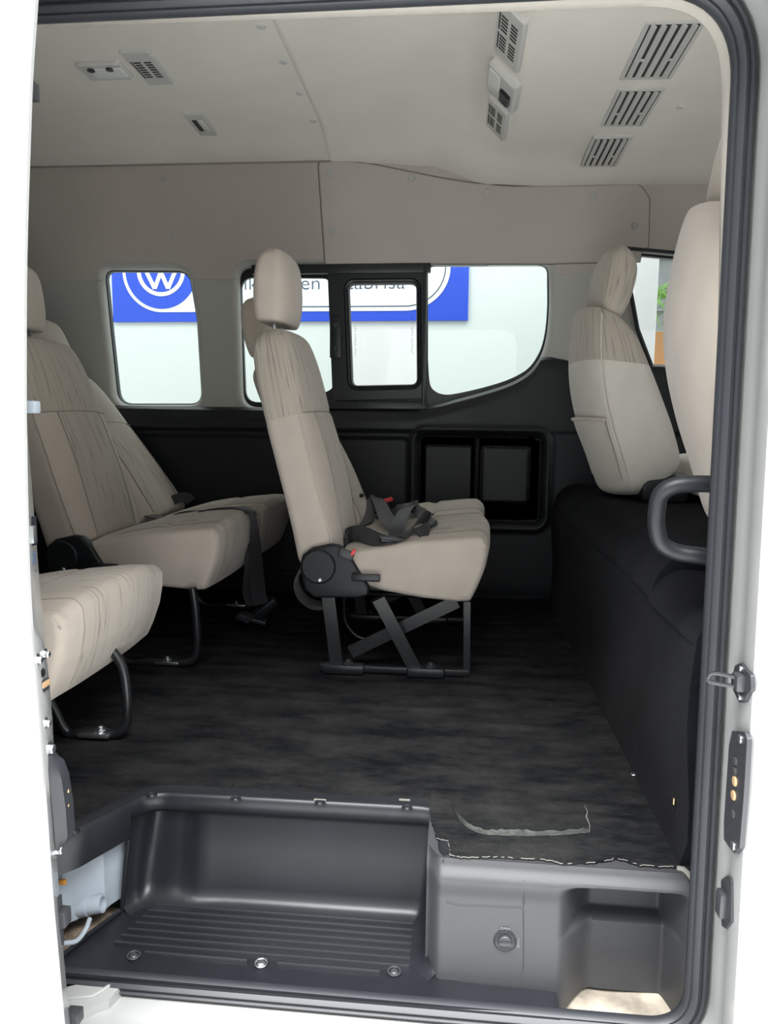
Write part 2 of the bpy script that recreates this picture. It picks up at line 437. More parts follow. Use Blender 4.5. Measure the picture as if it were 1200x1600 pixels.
# headliner side strip above the belt seam (fabric) and the applied panel with the wavy top
seam_z = lambda px: xz(px, 437, WY).y
bm = bmesh.new()
lowl = xz(40, 440, WY).y
strip = [Vector((-2.15, lowl)), Vector((-1.375, lowl))]
def arc_top(h, d, x0, x1):
    q = offset_poly(h, d); return sorted([p for p in q if p.y > lowl and x0 <= p.x <= x1], key=lambda p: p.x)
strip += [Vector((p.x, p.y)) for p in arc_top(w1, .024, -2, -.9)]+[Vector((-.955, lowl)), Vector((-.84, lowl))]
strip += arc_top(big, .024, -1, .35)
strip += [Vector((.36, 1.195)), Vector((.55, 1.215)), xz(962, 384, WY), Vector((1.5, 1.19)), Vector((2.1, 1.19)), Vector((2.1, 1.63)), Vector((-2.15, 1.63))]
prism(bm, strip, lambda x, z: V3((x, WY-.003, z)), lambda x, z: V3((x, WY+.002, z)))
o = obj('trim_1', bm, 'wall_fabric', smooth=False); tag(o, kind='structure')
Yp = WY-.009
pp = [(497, 253), (540, 251), (580, 256), (630, 266), (690, 278), (740, 286), (800, 291), (900, 290), (1000, 287), (1015, 310), (1013, 385), (1003, 391), (1000, 408), (850, 411), (668, 411), (508, 413), (503, 340)]
pp2 = round_poly([xz(a, b, Yp) for a, b in pp], [.012, .0, .1, .1, .1, .1, .1, 0, .05, .03, .0, 0, 0, 0, 0, .01, 0], 5)
bm = bmesh.new(); xs = [Vector((p.x, p.y)) for p in pp2]
loft(bm, [[V3((p.x, WY, p.y)) for p in offset_poly(xs, .003)], [V3((p.x, Yp+.002, p.y)) for p in xs], [V3((p.x, Yp, p.y)) for p in offset_poly(xs, -.004)]])
filled(bm, offset_poly(xs, -.004), [], lambda x, z: V3((x, Yp, z)))
g_ = bmesh.new(); prism(g_, offset_poly(xs, .0045), lambda x, z: V3((x, WY-.0036, z)), lambda x, z: V3((x, WY-.001, z)))  # dark strip behind the panel rim, drawn in place of its shadow gap
o = obj('panel_gap_shade', g_, 'gap_shade_grey', smooth=False); tag(o, kind='structure')
g_ = bmesh.new(); tube(g_, [V3((x, WY-.006, roof_z(x, WY)-.001)) for x in [-2.1+k*.1 for k in range(17)]], .0035, 6)  # dark tube standing in for the shading line where ceiling meets wall
o = obj('ceiling_shade_line', g_, 'garnish_and_shade'); tag(o, kind='structure')
o = obj('trim_2', bm, 'wall_fabric', angle=60); tag(o, kind='structure')
# ---- dark lower trim with ledge and storage pockets
def trim_top(x):
    xa, xb = lo2[-1].x, xz(846, 560, WY).x
    if xa < x < xb:
        for a, b in zip(lo2[:-1], lo2[1:]):
            if b.x <= x <= a.x: return b.y+(a.y-b.y)*(x-b.x)/max(a.x-b.x, 1e-6)-.002
    K = [(-2.15, xz(40, 631, WY).y), (xz(640, 640, WY).x, xz(640, 640, WY).y), (xz(700, 632, WY).x, xz(700, 632, WY).y), (xz(760, 617, WY).x, xz(760, 617, WY).y), (xz(812, 597, WY).x, xz(812, 597, WY).y), (xz(846, 560, WY).x, xz(846, 559, WY).y), (xz(858, 558, WY).x, xz(858, 558, WY).y), (xz(895, 565, WY).x, xz(895, 565, WY).y), (2.1, .83)]
    for i in range(len(K)-1):
        if x <= K[i+1][0]: t = (x-K[i][0])/(K[i+1][0]-K[i][0]); return K[i][1]+(K[i+1][1]-K[i][1])*t
    return K[-1][1]
def R_(a, b, c, d): p, q = xz(a, b, WY), xz(c, d, WY); return (p.x, q.x, q.y, p.y)
pkO = R_(648, 672, 850, 824); pkA = R_(664, 695, 736, 792); pkB = R_(752, 697, 826, 786); lft = R_(215, 676, 640, 900)
zled = xz(400, 672, WY).y
def trim_y(x, z, top):
    y = -.022
    y -= .016*sst(zled-.008, zled+.012, z)*(1-sst(top-.05, top, z)*.9)*(1-sst(-.02, .18, x)*.6)
    d = rbox_sdf(x, z, *pkO, .045)
    y -= .012*math.exp(-((d-.004)/.012)**2)
    y += .035*sst(-.010, -.030, d)
    dA = rbox_sdf(x, z, *pkA, .012); dB = rbox_sdf(x, z, *pkB, .012)
    y -= .024*sst(.002, -.006, dA)+.024*sst(.002, -.006, dB)
    x0, x1 = pkA[1], pkB[0]; xm = (x0+x1)/2
    if d < -.02: y -= .022*math.exp(-((x-xm)/.007)**4)
    dl = rbox_sdf(x, z, *lft, .03); y += .010*sst(.0, -.02, dl)
    y += .004*math.exp(-((z-.0)/.03)**2)
    y += .018*sst(top-.012, top, z)
    return WY+min(y, .0)
bm = bmesh.new(); nx = 620; X0, X1 = -2.1, 1.2
def tfn(a, b):
    x = X0+a*(X1-X0); top = trim_top(x); z = -.015+b*(top+.015); return V3((x, trim_y(x, z, top), z))
grid(bm, nx, 190, tfn)
o = obj('trim_3', bm, 'dark_plastic', angle=60); tag(o, kind='structure')
# ---- rear end, front end
bm = bmesh.new(); box(bm, (-2.12, 1.9, .8), (.04, 1.9, 1.7)); o = obj('wall_rear', bm, 'pillar_plastic', smooth=False); tag(o, kind='structure')
bm = bmesh.new(); box(bm, (-1.80, 2.62, .98), (.04, .34, .66), .03); o = obj('trim_4', bm, 'dark_plastic'); tag(o, kind='structure')
bm = bmesh.new(); box(bm, (2.1, 1.9, .2), (.06, 1.9, 1.1), .02); box(bm, (2.1, 1.9, 1.5), (.06, 1.9, .3), .02); o = obj('wall_front', bm, 'dark_plastic', smooth=False); tag(o, kind='structure')
bm = bmesh.new(); box(bm, (-.1, 1.9, -.30), (4.4, 1.86, .04)); o = obj('underbody', bm, 'dark_plastic', smooth=False); o.name = 'floor'; tag(o, kind='structure')

# ---- near side body around the door opening
def open_loop(d, n=10):
    """door opening loop in x-z, grown by d"""
    x0, x1, z0, z1 = -.66-d, .358+d, -.206-d, 1.236+d
    return round_poly([Vector((x0, z0)), Vector((x1, z0)), Vector((x1, z1)), Vector((x0, z1))], [.05+d, .07+d, .13+d, .06+d], n)
def lean(z): return 1.0+.05*(z+.19)/1.4
bm = bmesh.new(); rings = []
for d, dy in [(.008, .016), (.016, .014), (.016, .004), (.010, -.04), (.012, -.055), (.009, -.062), (.011, -.095), (.020, -.106), (.06, -.112)]:
    rings.append([V3((p.x, lean(p.y)+dy, p.y)) for p in open_loop(d)])
loft(bm, rings)
lp = open_loop(.06); out = [Vector((-2.3, -.42)), Vector((2.2, -.42)), Vector((2.2, 1.80)), Vector((-2.3, 1.80))]
pw = round_poly([Vector((.60, .80)), Vector((1.5, .80)), Vector((1.4, 1.22)), Vector((.60, 1.24))], .05, 5)
filled(bm, out, [lp, pw], lambda x, z: V3((x, lean(z)-.112, z)))
wn = obj('wall_right', bm, 'white_paint', angle=35); tag(wn, kind='structure')
# rubber seal
bm = bmesh.new(); rings = []
prof = [(.012, .014), (.0125, .003), (.010, -.002), (.006, -.004), (.003, .0), (.001, -.003), (-.004, -.006), (-.008, -.002), (-.010, .001), (-.014, -.001), (-.018, .004), (-.017, .014), (-.010, .02)]
for d, dy in prof: rings.append([V3((p.x, lean(p.y)+dy, p.y)) for p in open_loop(d, 12)])
loft(bm, rings)
sl2 = obj('trim_5', bm, 'rubber', angle=50); tag(sl2, kind='structure')
# inner garnish behind the seal at the head and front pillar
bm = bmesh.new(); rings = []
for k, (g, dy) in enumerate([(-.4, .018), (.2, .022), (.8, .030), (1, .038), (.7, .046), (-1.5, .050), (-4, .052)]):
    q = round_poly([Vector((-.9, .75)), Vector((.350, .75)), Vector((.350, 1.232)), Vector((-.9, 1.232))], [0, 0, .12, 0], 12)
    ring = []
    for p in q[1:]:
        amt = -.004+.017*sst(-.35, .25, p.x)*sst(.75, 1.15, p.y)
        if g < 0: amt = .012
        n = Vector((0, 1)) if p.x < .23 else (Vector((1, 0)) if p.y < 1.11 else Vector((p.x-.23, p.y-1.11)).normalized())
        a = p-n*amt*g; ring.append(V3((a.x, lean(p.y)+dy, a.y)))
    rings.append(ring)
loft(bm, rings, closed=False)
o = obj('trim_6', bm, 'garnish_and_shade'); tag(o, kind='structure')
# inner face of the near wall, so the cabin is closed
bm = bmesh.new(); filled(bm, [Vector((-2.12, -.25)), Vector((2.1, -.25)), Vector((2.1, 1.75)), Vector((-2.12, 1.75))], [open_loop(.05), pw], lambda x, z: V3((x, 1.19 if False else lean(z)+.06, z)))
o = obj('wall_right', bm, 'pillar_plastic'); tag(o, kind='structure')

# ---- the windows of the far side
def window(name, lp, gl, gap=.010, extra=None):
    r = thing(name, None, None, V3((sum(p.x for p in lp)/len(lp), WY+.04, min(p.y for p in lp))), kind='structure')
    bm = bmesh.new()
    a, b = lp, offset_poly(lp, -gap)
    loft(bm, [[V3((p.x, WY+.052, p.y)) for p in a], [V3((p.x, WY+.030, p.y)) for p in offset_poly(a, .001)], [V3((p.x, WY+.030, p.y)) for p in b], [V3((p.x, WY+.052, p.y)) for p in b]])
    part('gasket', bm, 'frame_black', r)
    bm = bmesh.new(); filled(bm, a, [], lambda x, z: V3((x, WY+.045, z))); part('pane', bm, gl, r)
    return r
window('window_1', w1, 'glass', .004)
# sliding window unit inside the long opening
wu = thing('window_2', None, None, V3((-.4, WY+.04, .75)), kind='structure')
bm = bmesh.new()
pA = win([(372, 431), (512, 432), (519, 520), (520, 606), (470, 628), (380, 628)], [.05, .03, 0, .04, .03, .05])   # left clear pane
pC = win([(669, 412), (855, 411), (857, 500), (845, 560), (820, 590), (750, 611), (694, 618), (669, 600)], [.0, .035, .1, .05, .08, .2, .04, .02])
lo_ = [Vector((p.x, p.z)) for p in smooth_path([V3((xz(a, b, WY).x, 0, xz(a, b, WY).y)) for a, b in [(857, 440), (857, 480), (853, 520), (844, 550), (826, 575), (796, 592), (755, 605), (715, 614), (695, 616), (680, 611), (671, 598), (668, 560)]], 5)]
pC = round_poly([xz(668, 412, WY), xz(856, 411, WY)], 0)[:0]+round_poly([lo_[-1]+Vector((0, .02)), xz(668, 412, WY), xz(857, 411, WY), lo_[0]], [0, .03, .035, 0], 8)[1:-1]+lo_
pB = win([(541, 440), (653, 440), (655, 604), (547, 606)], .014)
filled(bm, big, [pA, pB, pC], lambda x, z: V3((x, WY+.032, z)))
for q in (pA, pB, pC): loft(bm, [[V3((p.x, WY+.032, p.y)) for p in q], [V3((p.x, WY+.05, p.y)) for p in q]])
part('window_frame', bm, 'frame_black', wu, angle=30)
bm = bmesh.new()
for q in (pA, pC): filled(bm, offset_poly(q, .004), [], lambda x, z: V3((x, WY+.047, z)))
part('pane', bm, 'glass', wu)
# the sliding sash: thick frame around the small pane
sash = round_poly([xz(a, b, WY) for a, b in [(512, 428), (663, 426), (664, 622), (520, 626)]], .006, 4)
sashin = win([(545, 444), (650, 443), (651, 600), (551, 602)], .022)
bm = bmesh.new()
filled(bm, sash, [offset_poly(sashin, .020)], lambda x, z: V3((x, WY-.002, z)))
for st in [[(sash, 0, .03), (sash, 0, -.002)]]:
    loft(bm, [[V3((p.x, WY+d, p.y)) for p in s] for s, _, d in st])
loft(bm, [[V3((p.x, WY+d, p.y)) for p in offset_poly(sashin, g)] for g, d in [(.020, -.002), (.016, .006), (.010, .008), (.007, .0), (.003, .002), (0, .008), (0, .03)]])
sa = part('sash', bm, 'frame_black', wu, angle=30)
bm = bmesh.new(); filled(bm, offset_poly(sashin, .004), [], lambda x, z: V3((x, WY+.022, z)))
part('pane', bm, 'glass_front', sa)
# rails above and below the sash
bm = bmesh.new()
p, q = xz(400, 417, WY), xz(667, 413, WY)
box(bm, ((p.x+q.x)/2+.0, WY-.002, p.y-.012), (q.x-p.x+.03, .022, .034), .004)
p, q = xz(503, 636, WY), xz(667, 634, WY)
box(bm, ((p.x+q.x)/2, WY-.004, p.y+.008), (q.x-p.x, .026, .030), .004)
p = xz(664, 520, WY); a, b = xz(664, 415, WY), xz(664, 634, WY)
box(bm, (p.x-.001, WY-.006, (a.y+b.y)/2), (.013, .026, a.y-b.y), .004)
part('rail', bm, 'frame_black', wu)
# latch of the sash
lt = bmesh.new(); a, b = xz(517, 494, WY), xz(533, 560, WY)
box(lt, ((a.x+b.x)/2, WY-.010, (a.y+b.y)/2), (b.x-a.x+.004, .014, a.y-b.y), .004)
la = part('latch', lt, 'frame_black', wu)
for yy in (508, 545):
    bm = bmesh.new(); c = xz(525, yy, WY-.02); disc(bm, (c.x, WY-.016, c.y), (0, -1, 0), .011, .008, 12, .003); part('knob', bm, 'bracket_black', la)
# small etched mark columns on the sash glass (rows of short dashes)
bm = bmesh.new(); random.seed(9)
for col, y0, y1 in ((555, 510, 556), (644, 494, 554)):
    y = y0
    while y < y1:
        if random.random() < .75:
            c = xz(col+random.uniform(-.8, .8), y, WY+.018); box(bm, (c.x, WY+.0205, c.y), (.0045, .0006, .0022))
        y += 3.2
part('glass_marking', bm, 'glass_frit', sa, smooth=False)
window('window_3', w4, 'glass_front', .008)
# B pillar dark rubber of the driver's window, seen past the seat
bm = bmesh.new()
A_ = [xz(970, 388, WY), xz(988, 460, WY), xz(998, 515, WY), xz(1020, 573, WY)]
tube(bm, [V3((A_[0].x, WY-.008, A_[0].y)), V3((1.5, WY-.008, 1.184))], .007, 8)
tube(bm, [V3((q.x-.006, WY-.008, q.y)) for q in A_], .008, 8)
o = obj('trim_7', bm, 'frame_black'); tag(o, kind='structure')

# ================================================================== HEADLINER FITTINGS
def frame_at(x, y, off=0, e=.01):
    """local frame on the ceiling: u along x, v along y, n down into the cabin"""
    z = roof_z(x, y); u = V3((2*e, 0, roof_z(x+e, y)-roof_z(x-e, y))).normalized(); v = V3((0, 2*e, roof_z(x, y+e)-roof_z(x, y-e))).normalized()
    n = v.cross(u).normalized()
    if n.z > 0: n = -n
    return V3((x, y, z-(.006 if x > -.49 else 0)+off)), u, v, n
def plate(bm, o, u, v, n, w, l, h, r, bev=.003, mi=0, base=-.004):
    q = round_poly([Vector((-w/2, -l/2)), Vector((w/2, -l/2)), Vector((w/2, l/2)), Vector((-w/2, l/2))], r, 4)
    q2 = offset_poly(q, -bev)
    R = [[o+u*p.x+v*p.y+n*hh for p in Q] for Q, hh in ((q, base), (q, h-bev), (q2, h))]
    loft(bm, R, True, True, True, mi=lambda i, j: mi)
def grille(x, y, w, l, name, label, group, z=None):
    o, u, v, n = frame_at(x, y, 0, .1); r = thing(name, label, 'air vent', o, group)
    if y > 2.4: o = o+n*.012
    bm = bmesh.new()
    q = round_poly([Vector((-w/2, -l/2)), Vector((w/2, -l/2)), Vector((w/2, l/2)), Vector((-w/2, l/2))], .006, 3)
    q2 = offset_poly(q, -.010)
    loft(bm, [[o+u*p.x+v*p.y+n*h for p in Q] for Q, h in ((q, -.018), (q, .002), (offset_poly(q, -.003), .004), (q2, .004), (q2, -.012))])
    f = part('frame', bm, 'vent_grey', r)
    bm = bmesh.new(); filled(bm, q2, [], lambda a, b: o+u*a+v*b-n*(-.0005)); part('backing', bm, 'slot_dark', r, smooth=False)
    N = 5; iw = w-.020
    for k in range(N):
        bm = bmesh.new(); cx = -iw/2+iw*(k+.5)/N
        rot = Matrix((u, v, n)).transposed() @ Matrix.Rotation(math.radians(-32), 3, 'Y')
        box(bm, o+u*cx+n*.004, (iw/N*.62, l-.022, .0025), .001, rot, seg=1); part('slat', bm, 'vent_grey', r, smooth=False)
    for s in (-.6, .6):
        bm = bmesh.new(); box(bm, o+v*(l*.12)*1+u*(iw*s/2)+n*.004, (.012, .006, .005), .001, Matrix((u, v, n)).transposed()); part('tab', bm, 'vent_grey', r)
GL = 'slatted air vents in a row along the front headliner'
def ceil_hit(px, py):
    d = ray(px, py); t = .5
    for _ in range(4000):
        p = ORG+d*t
        if p.z > roof_z(p.x, p.y): return p
        t += .001
    return p
for i, (cx, cy, lw, ll) in enumerate([((1031), 76, .13, .28), (986, 165, .125, .25), (946, 228, .12, .245)]):
    p = ceil_hit(cx, cy)
    grille(p.x, p.y, lw, ll, 'ceiling_vent', ['largest-looking slatted ceiling vent, nearest the sliding door', 'middle slatted ceiling vent of the row of three', 'slatted ceiling vent farthest from the sliding door, near the side wall'][i], GL)
# small slotted vents
def slotted(px, py, w, l, nsl, label, split=1):
    p = ceil_hit(px, py); o, u, v, n = frame_at(p.x, p.y); r = thing('headliner_vent', label, 'air vent', o)
    bm = bmesh.new(); plate(bm, o, u, v, n, w, l, .009, .008, .004); part('housing', bm, 'vent_grey', r)
    for s in range(split):
        bm = bmesh.new(); y0 = (s-(split-1)/2)*l*.36
        L = l*(.5 if split == 1 else .30)
        for k in range(nsl):
            yy = y0+(k-(nsl-1)/2)*L/nsl
            for xx in (-.18, .18): box(bm, o+u*(w*xx)+v*yy+n*.009, (w*.24, L/nsl*.55, .0012), 0, Matrix((u, v, n)).transposed())
        box(bm, o-u*(w*.36)+v*y0+n*.009, (w*.05, L, .0012), 0, Matrix((u, v, n)).transposed())
        part('slot', bm, 'slot_dark', r, smooth=False)
    return r
slotted(232, 104, .085, .20, 7, 'small slotted headliner vent beside the rear dome lamp')
slotted(798, 52, .085, .24, 5, 'double-slotted headliner vent on the door side of the middle lamp', 2)
slotted(778, 181, .08, .20, 4, 'slotted headliner vent on the window side of the middle lamp', 2)
# rear dome lamp
p = ceil_hit(164, 108); o, u, v, n = frame_at(p.x, p.y); r = thing('dome_lamp', 'rectangular dome lamp with clear lens above the rear bench', 'lamp', o)
bm = bmesh.new(); plate(bm, o, u, v, n, .135, .10, .011, .014, .005); part('housing', bm, 'vent_grey', r)
bm = bmesh.new(); plate(bm, o+u*.012-v*.0, u, v, n, .095, .055, .0135, .006, .002); part('lens', bm, 'lamp_lens', r)
for du in (-.03, .025):
    bm = bmesh.new(); disc(bm, o+u*du-v*.024+n*.012, n, .011, .003, 14); part('bulb_holder', bm, 'bracket_black', r)
# small light further in
p = ceil_hit(314, 192); o, u, v, n = frame_at(p.x, p.y); r = thing('reading_light', 'small narrow headliner light nearer the far side wall', 'lamp', o)
bm = bmesh.new(); plate(bm, o, u, v, n, .065, .17, .009, .008, .004); part('housing', bm, 'vent_grey', r)
bm = bmesh.new(); box(bm, o-u*.01+n*.009, (.016, .085, .0015), 0, Matrix((u, v, n)).transposed()); part('slot', bm, 'slot_dark', r)
bm = bmesh.new(); box(bm, o+u*.012+n*.0085, (.014, .085, .004), .001, Matrix((u, v, n)).transposed()); part('lens', bm, 'lamp_lens', r)
# middle lamp with its black rocker
p = ceil_hit(789, 129); o, u, v, n = frame_at(p.x, p.y)
r = thing('overhead_lamp', 'oblong headliner lamp with a black rocker switch in the middle of the roof', 'lamp', o)
bm = bmesh.new(); plate(bm, o, u, v, n, .105, .165, .018, .012, .006); part('housing', bm, 'vent_grey', r)
bm = bmesh.new(); plate(bm, o-u*.024-v*.022, u, v, n, .040, .085, .0195, .006, .001); part('lens', bm, 'lamp_lens', r)
bm = bmesh.new(); plate(bm, o+u*.020+v*.014, u, v, n, .038, .066, .026, .010, .004); part('rocker_switch', bm, 'frame_black', r)
# trim clips
def clip_c(px, py, label):
    p = ceil_hit(px, py); o, u, v, n = frame_at(p.x, p.y); bm = bmesh.new(); disc(bm, o-n*.002, n, .012, .005, 18, .003)
    q = obj('trim_clip', bm, 'vent_grey', org=o); tag(q, label, 'clip', 'push clips along the headliner seam')
for a, b, L in ((408, 42, 'nearest the door seal'), (443, 97, 'second from the door seal'), (468, 146, 'third from the door seal'), (490, 189, 'nearest the far wall')): clip_c(a, b, 'round beige push clip beside the headliner seam, '+L)
p = ceil_hit(1063, 164); o, u, v, n = frame_at(p.x, p.y); bm = bmesh.new(); disc(bm, o-n*.002, n, .012, .005, 18, .003)
q = obj('trim_clip', bm, 'vent_grey', org=o); tag(q, 'lone beige push clip beside the slatted ceiling vents', 'clip')
clipL = [((256, 278), 'upper push clip on the plain rear wall panel above the left window'), ((271, 366), 'lower push clip on the plain rear wall panel above the left window')]
for (a, b), L in clipL:
    c = atY(a, b, WY-.004); bm = bmesh.new(); disc(bm, c+V3((0, .003, 0)), (0, -1, 0), .013, .006, 18, .003); q = obj('trim_clip', bm, 'pillar_plastic', org=c); tag(q, L, 'clip')
clipR = [((515, 270), 'push clip in the top left corner of the wavy-topped wall panel'), ((520, 360), 'push clip at the left edge of the wavy-topped wall panel'), ((643, 278), 'second push clip along the top of the wavy-topped wall panel'), ((761, 301), 'third push clip along the top of the wavy-topped wall panel, over the bare window'), ((926, 305), 'push clip at the top right of the wavy-topped wall panel'), ((992, 353), 'ring-shaped push clip at the lower right end of the wavy-topped wall panel')]
for (a, b), L in clipR:
    c = atY(a, b, Yp); bm = bmesh.new(); disc(bm, c+V3((0, .003, 0)), (0, -1, 0), .014, .006, 18, .003)
    if a == 992: tube(bm, [c+V3((.008*math.cos(k/10*2*PI), -.004, .008*math.sin(k/10*2*PI))) for k in range(10)], .0015, 5, True)
    q = obj('trim_clip', bm, 'pillar_plastic', org=c); tag(q, L, 'clip')

# ================================================================== SEATS
def section_loft(bm, st, yc, fn_mi, N=44, bulge=.03, power=5.0, back_bulge=.004, close_top=True):
    """st: list of (rear(x,z), front(x,z), halfwidth, bulge factor) from bottom to top; rounded-rectangle sections"""
    rings = []; info = []
    for k, (r, f, hw, bf) in enumerate(st):
        r = Vector(r); f = Vector(f); c = (r+f)/2; d = (f-r)/2; L = d.length; e = d.normalized(); ring = []
        for j in range(N):
            a = 2*PI*j/N+PI; ca, sa = math.cos(a), math.sin(a)
            s = (abs(ca)**power+abs(sa)**power)**(-1/power)
            uu, vv = ca*s, sa*s       # uu along rear->front, vv across
            x = c+e*L*uu
            if uu > 0: x = x+e*bulge*bf*(1-vv*vv)*min(1, uu)
            else: x = x-e*back_bulge*(1-vv*vv)
            ring.append(V3((x.x, yc+vv*hw, x.y)))
        rings.append(ring)
    R = loft(bm, rings, True, True, True, mi=fn_mi); uvs = []; h = 0
    for i, r in enumerate(rings):
        if i: h += (r[N//2]-rings[i-1][N//2]).length
        u = [0]
        for j in range(N): u.append(u[-1]+(r[(j+1) % N]-r[j]).length)
        k = .9/u[-1]; uvs.append([(x*k+yc*3.1, h) for x in u])
    add_uv(bm, R, uvs)
def resample(st, n):
    """smooth the station list"""
    out = []; L = len(st)
    A = [Vector((*s[0], 0)) for s in st]; B = [Vector((*s[1], 0)) for s in st]; H = [Vector((s[2], s[3], 0)) for s in st]
    A, B, H = smooth_path(A, n), smooth_path(B, n), smooth_path(H, n)
    return [((a.x, a.y), (b.x, b.y), h.x, h.y) for a, b, h in zip(A, B, H)]
SY = 1.87        # near side plane of the middle bench
def sp(px, py, Y=SY): q = atY(px, py, Y); return (q.x, q.z)
BACK = [(sp(466, 884), sp(518, 872), .195, .2), (sp(461, 876), sp(524, 860), .206, .4), (sp(452, 830), sp(514, 815), .211, .6), (sp(440, 780), sp(501, 765), .210, .85), (sp(425, 725), sp(486, 708), .204, .9),
        (sp(408, 660), sp(470, 645), .200, .75), (sp(393, 600), sp(458, 590), .186, .7), (sp(385, 562), sp(448, 550), .172, .6), (sp(382, 535), sp(437, 520), .158, .5), (sp(388, 517), sp(426, 508), .138, .3), (sp(396, 509), sp(415, 505), .11, .1)]
HEAD = [(sp(404, 513, 1.95), sp(438, 516, 1.95), .095, .2), (sp(398, 508, 1.95), sp(443, 512, 1.95), .115, .5), (sp(395, 480, 1.95), sp(446, 484, 1.95), .125, .8), (sp(396, 440, 1.95), sp(446, 444, 1.95), .122, .8), (sp(401, 415, 1.95), sp(444, 414, 1.95), .112, .6), (sp(409, 402, 1.95), sp(437, 400, 1.95), .095, .4), (sp(416, 397, 1.95), sp(430, 396, 1.95), .075, .1)]
NB = 6
def backrest(root, yc, recline=0, pleat_frac=.62, head=(-.010, .026)):
    """backrest and headrest of one seat, reclined about the hinge"""
    hx, hz = sp(505, 885)
    def rot(p):
        a = math.radians(recline); dx, dz = p[0]-hx, p[1]-hz
        return (hx+dx*math.cos(a)-dz*math.sin(a), hz+dx*math.sin(a)+dz*math.cos(a))
    st = [(rot(r), rot(f), hw, b) for r, f, hw, b in resample(BACK, NB)]
    hd = [((r[0]+head[0], r[1]+head[1]), (f[0]+head[0], f[1]+head[1]), hw, b) for r, f, hw, b in HEAD]
    N = 56; yoke = 5*NB
    def mi(i, j):
        a = 2*PI*(j+.5)/N+PI
        if i >= yoke: return 1
        ca, sa = math.cos(a), math.sin(a)
        if ca > 0 and abs(sa)/max(abs(ca), abs(sa)) < pleat_frac: return 1
        return 0
    # seam grooves: pull the yoke line in a little
    for q in (yoke, ):
        r, f, hw, b = st[q]; st[q] = (r, f, hw-.004, b-.12)
    bm = bmesh.new(); section_loft(bm, st, yc, mi, N, .04, 7.5)
    b = part('backrest', bm, ['velour', 'velour_streak_back'], root, angle=60)
    # piping along the front edge of the side panel
    for s in (-1, 1):
        bm = bmesh.new(); P = []
        for (r, f, hw, bf) in st[NB:yoke+1]:
            r, f = Vector(r), Vector(f); e = (f-r).normalized(); q = f-e*.008; P.append(V3((q.x, yc+s*(hw-.002), q.y)))
        tube(bm, P, .0022, 6); part('piping', bm, 'velour', b)
    # sewn seams: yoke line round the front, and the two edges of the pleated panel
    def ring_pt(k, vv):
        r, f, hw, bf = st[k]; r, f = Vector(r), Vector(f); e = (f-r).normalized(); q = f+e*(.04*bf*(1-vv*vv)+.0005); return V3((q.x, yc+vv*hw, q.y))
    bm = bmesh.new(); tube(bm, [ring_pt(yoke, -1+.02+.0815*k*1.18*2/2) for k in range(0, 21) if -1+.02+.0815*k*1.18 < .98], .0016, 6); part('seam', bm, 'seam_thread', b)
    for s in (-1, 1):
        bm = bmesh.new(); tube(bm, [ring_pt(k, s*pleat_frac*.97) for k in range(NB, yoke+1)], .0014, 6); part('seam', bm, 'seam_thread', b)
    bm = bmesh.new(); sh = [(rot(r), rot(f), hw, bf) for r, f, hw, bf in resample(hd, 4)]
    section_loft(bm, sh, yc, lambda i, j: 0, 48, .022, 5)
    h = part('headrest', bm, 'velour', root, angle=60)
    for s in (-.045, .045):
        bm = bmesh.new(); a = sp(421, 485, 1.95); a = rot((a[0]+head[0], a[1]+head[1])); c = rot(sp(415, 530, 1.95)); tube(bm, [V3((a[0], yc+s, a[1])), V3((c[0], yc+s, c[1]))], .006, 10)
        part('post', bm, 'steel', h)
    return b
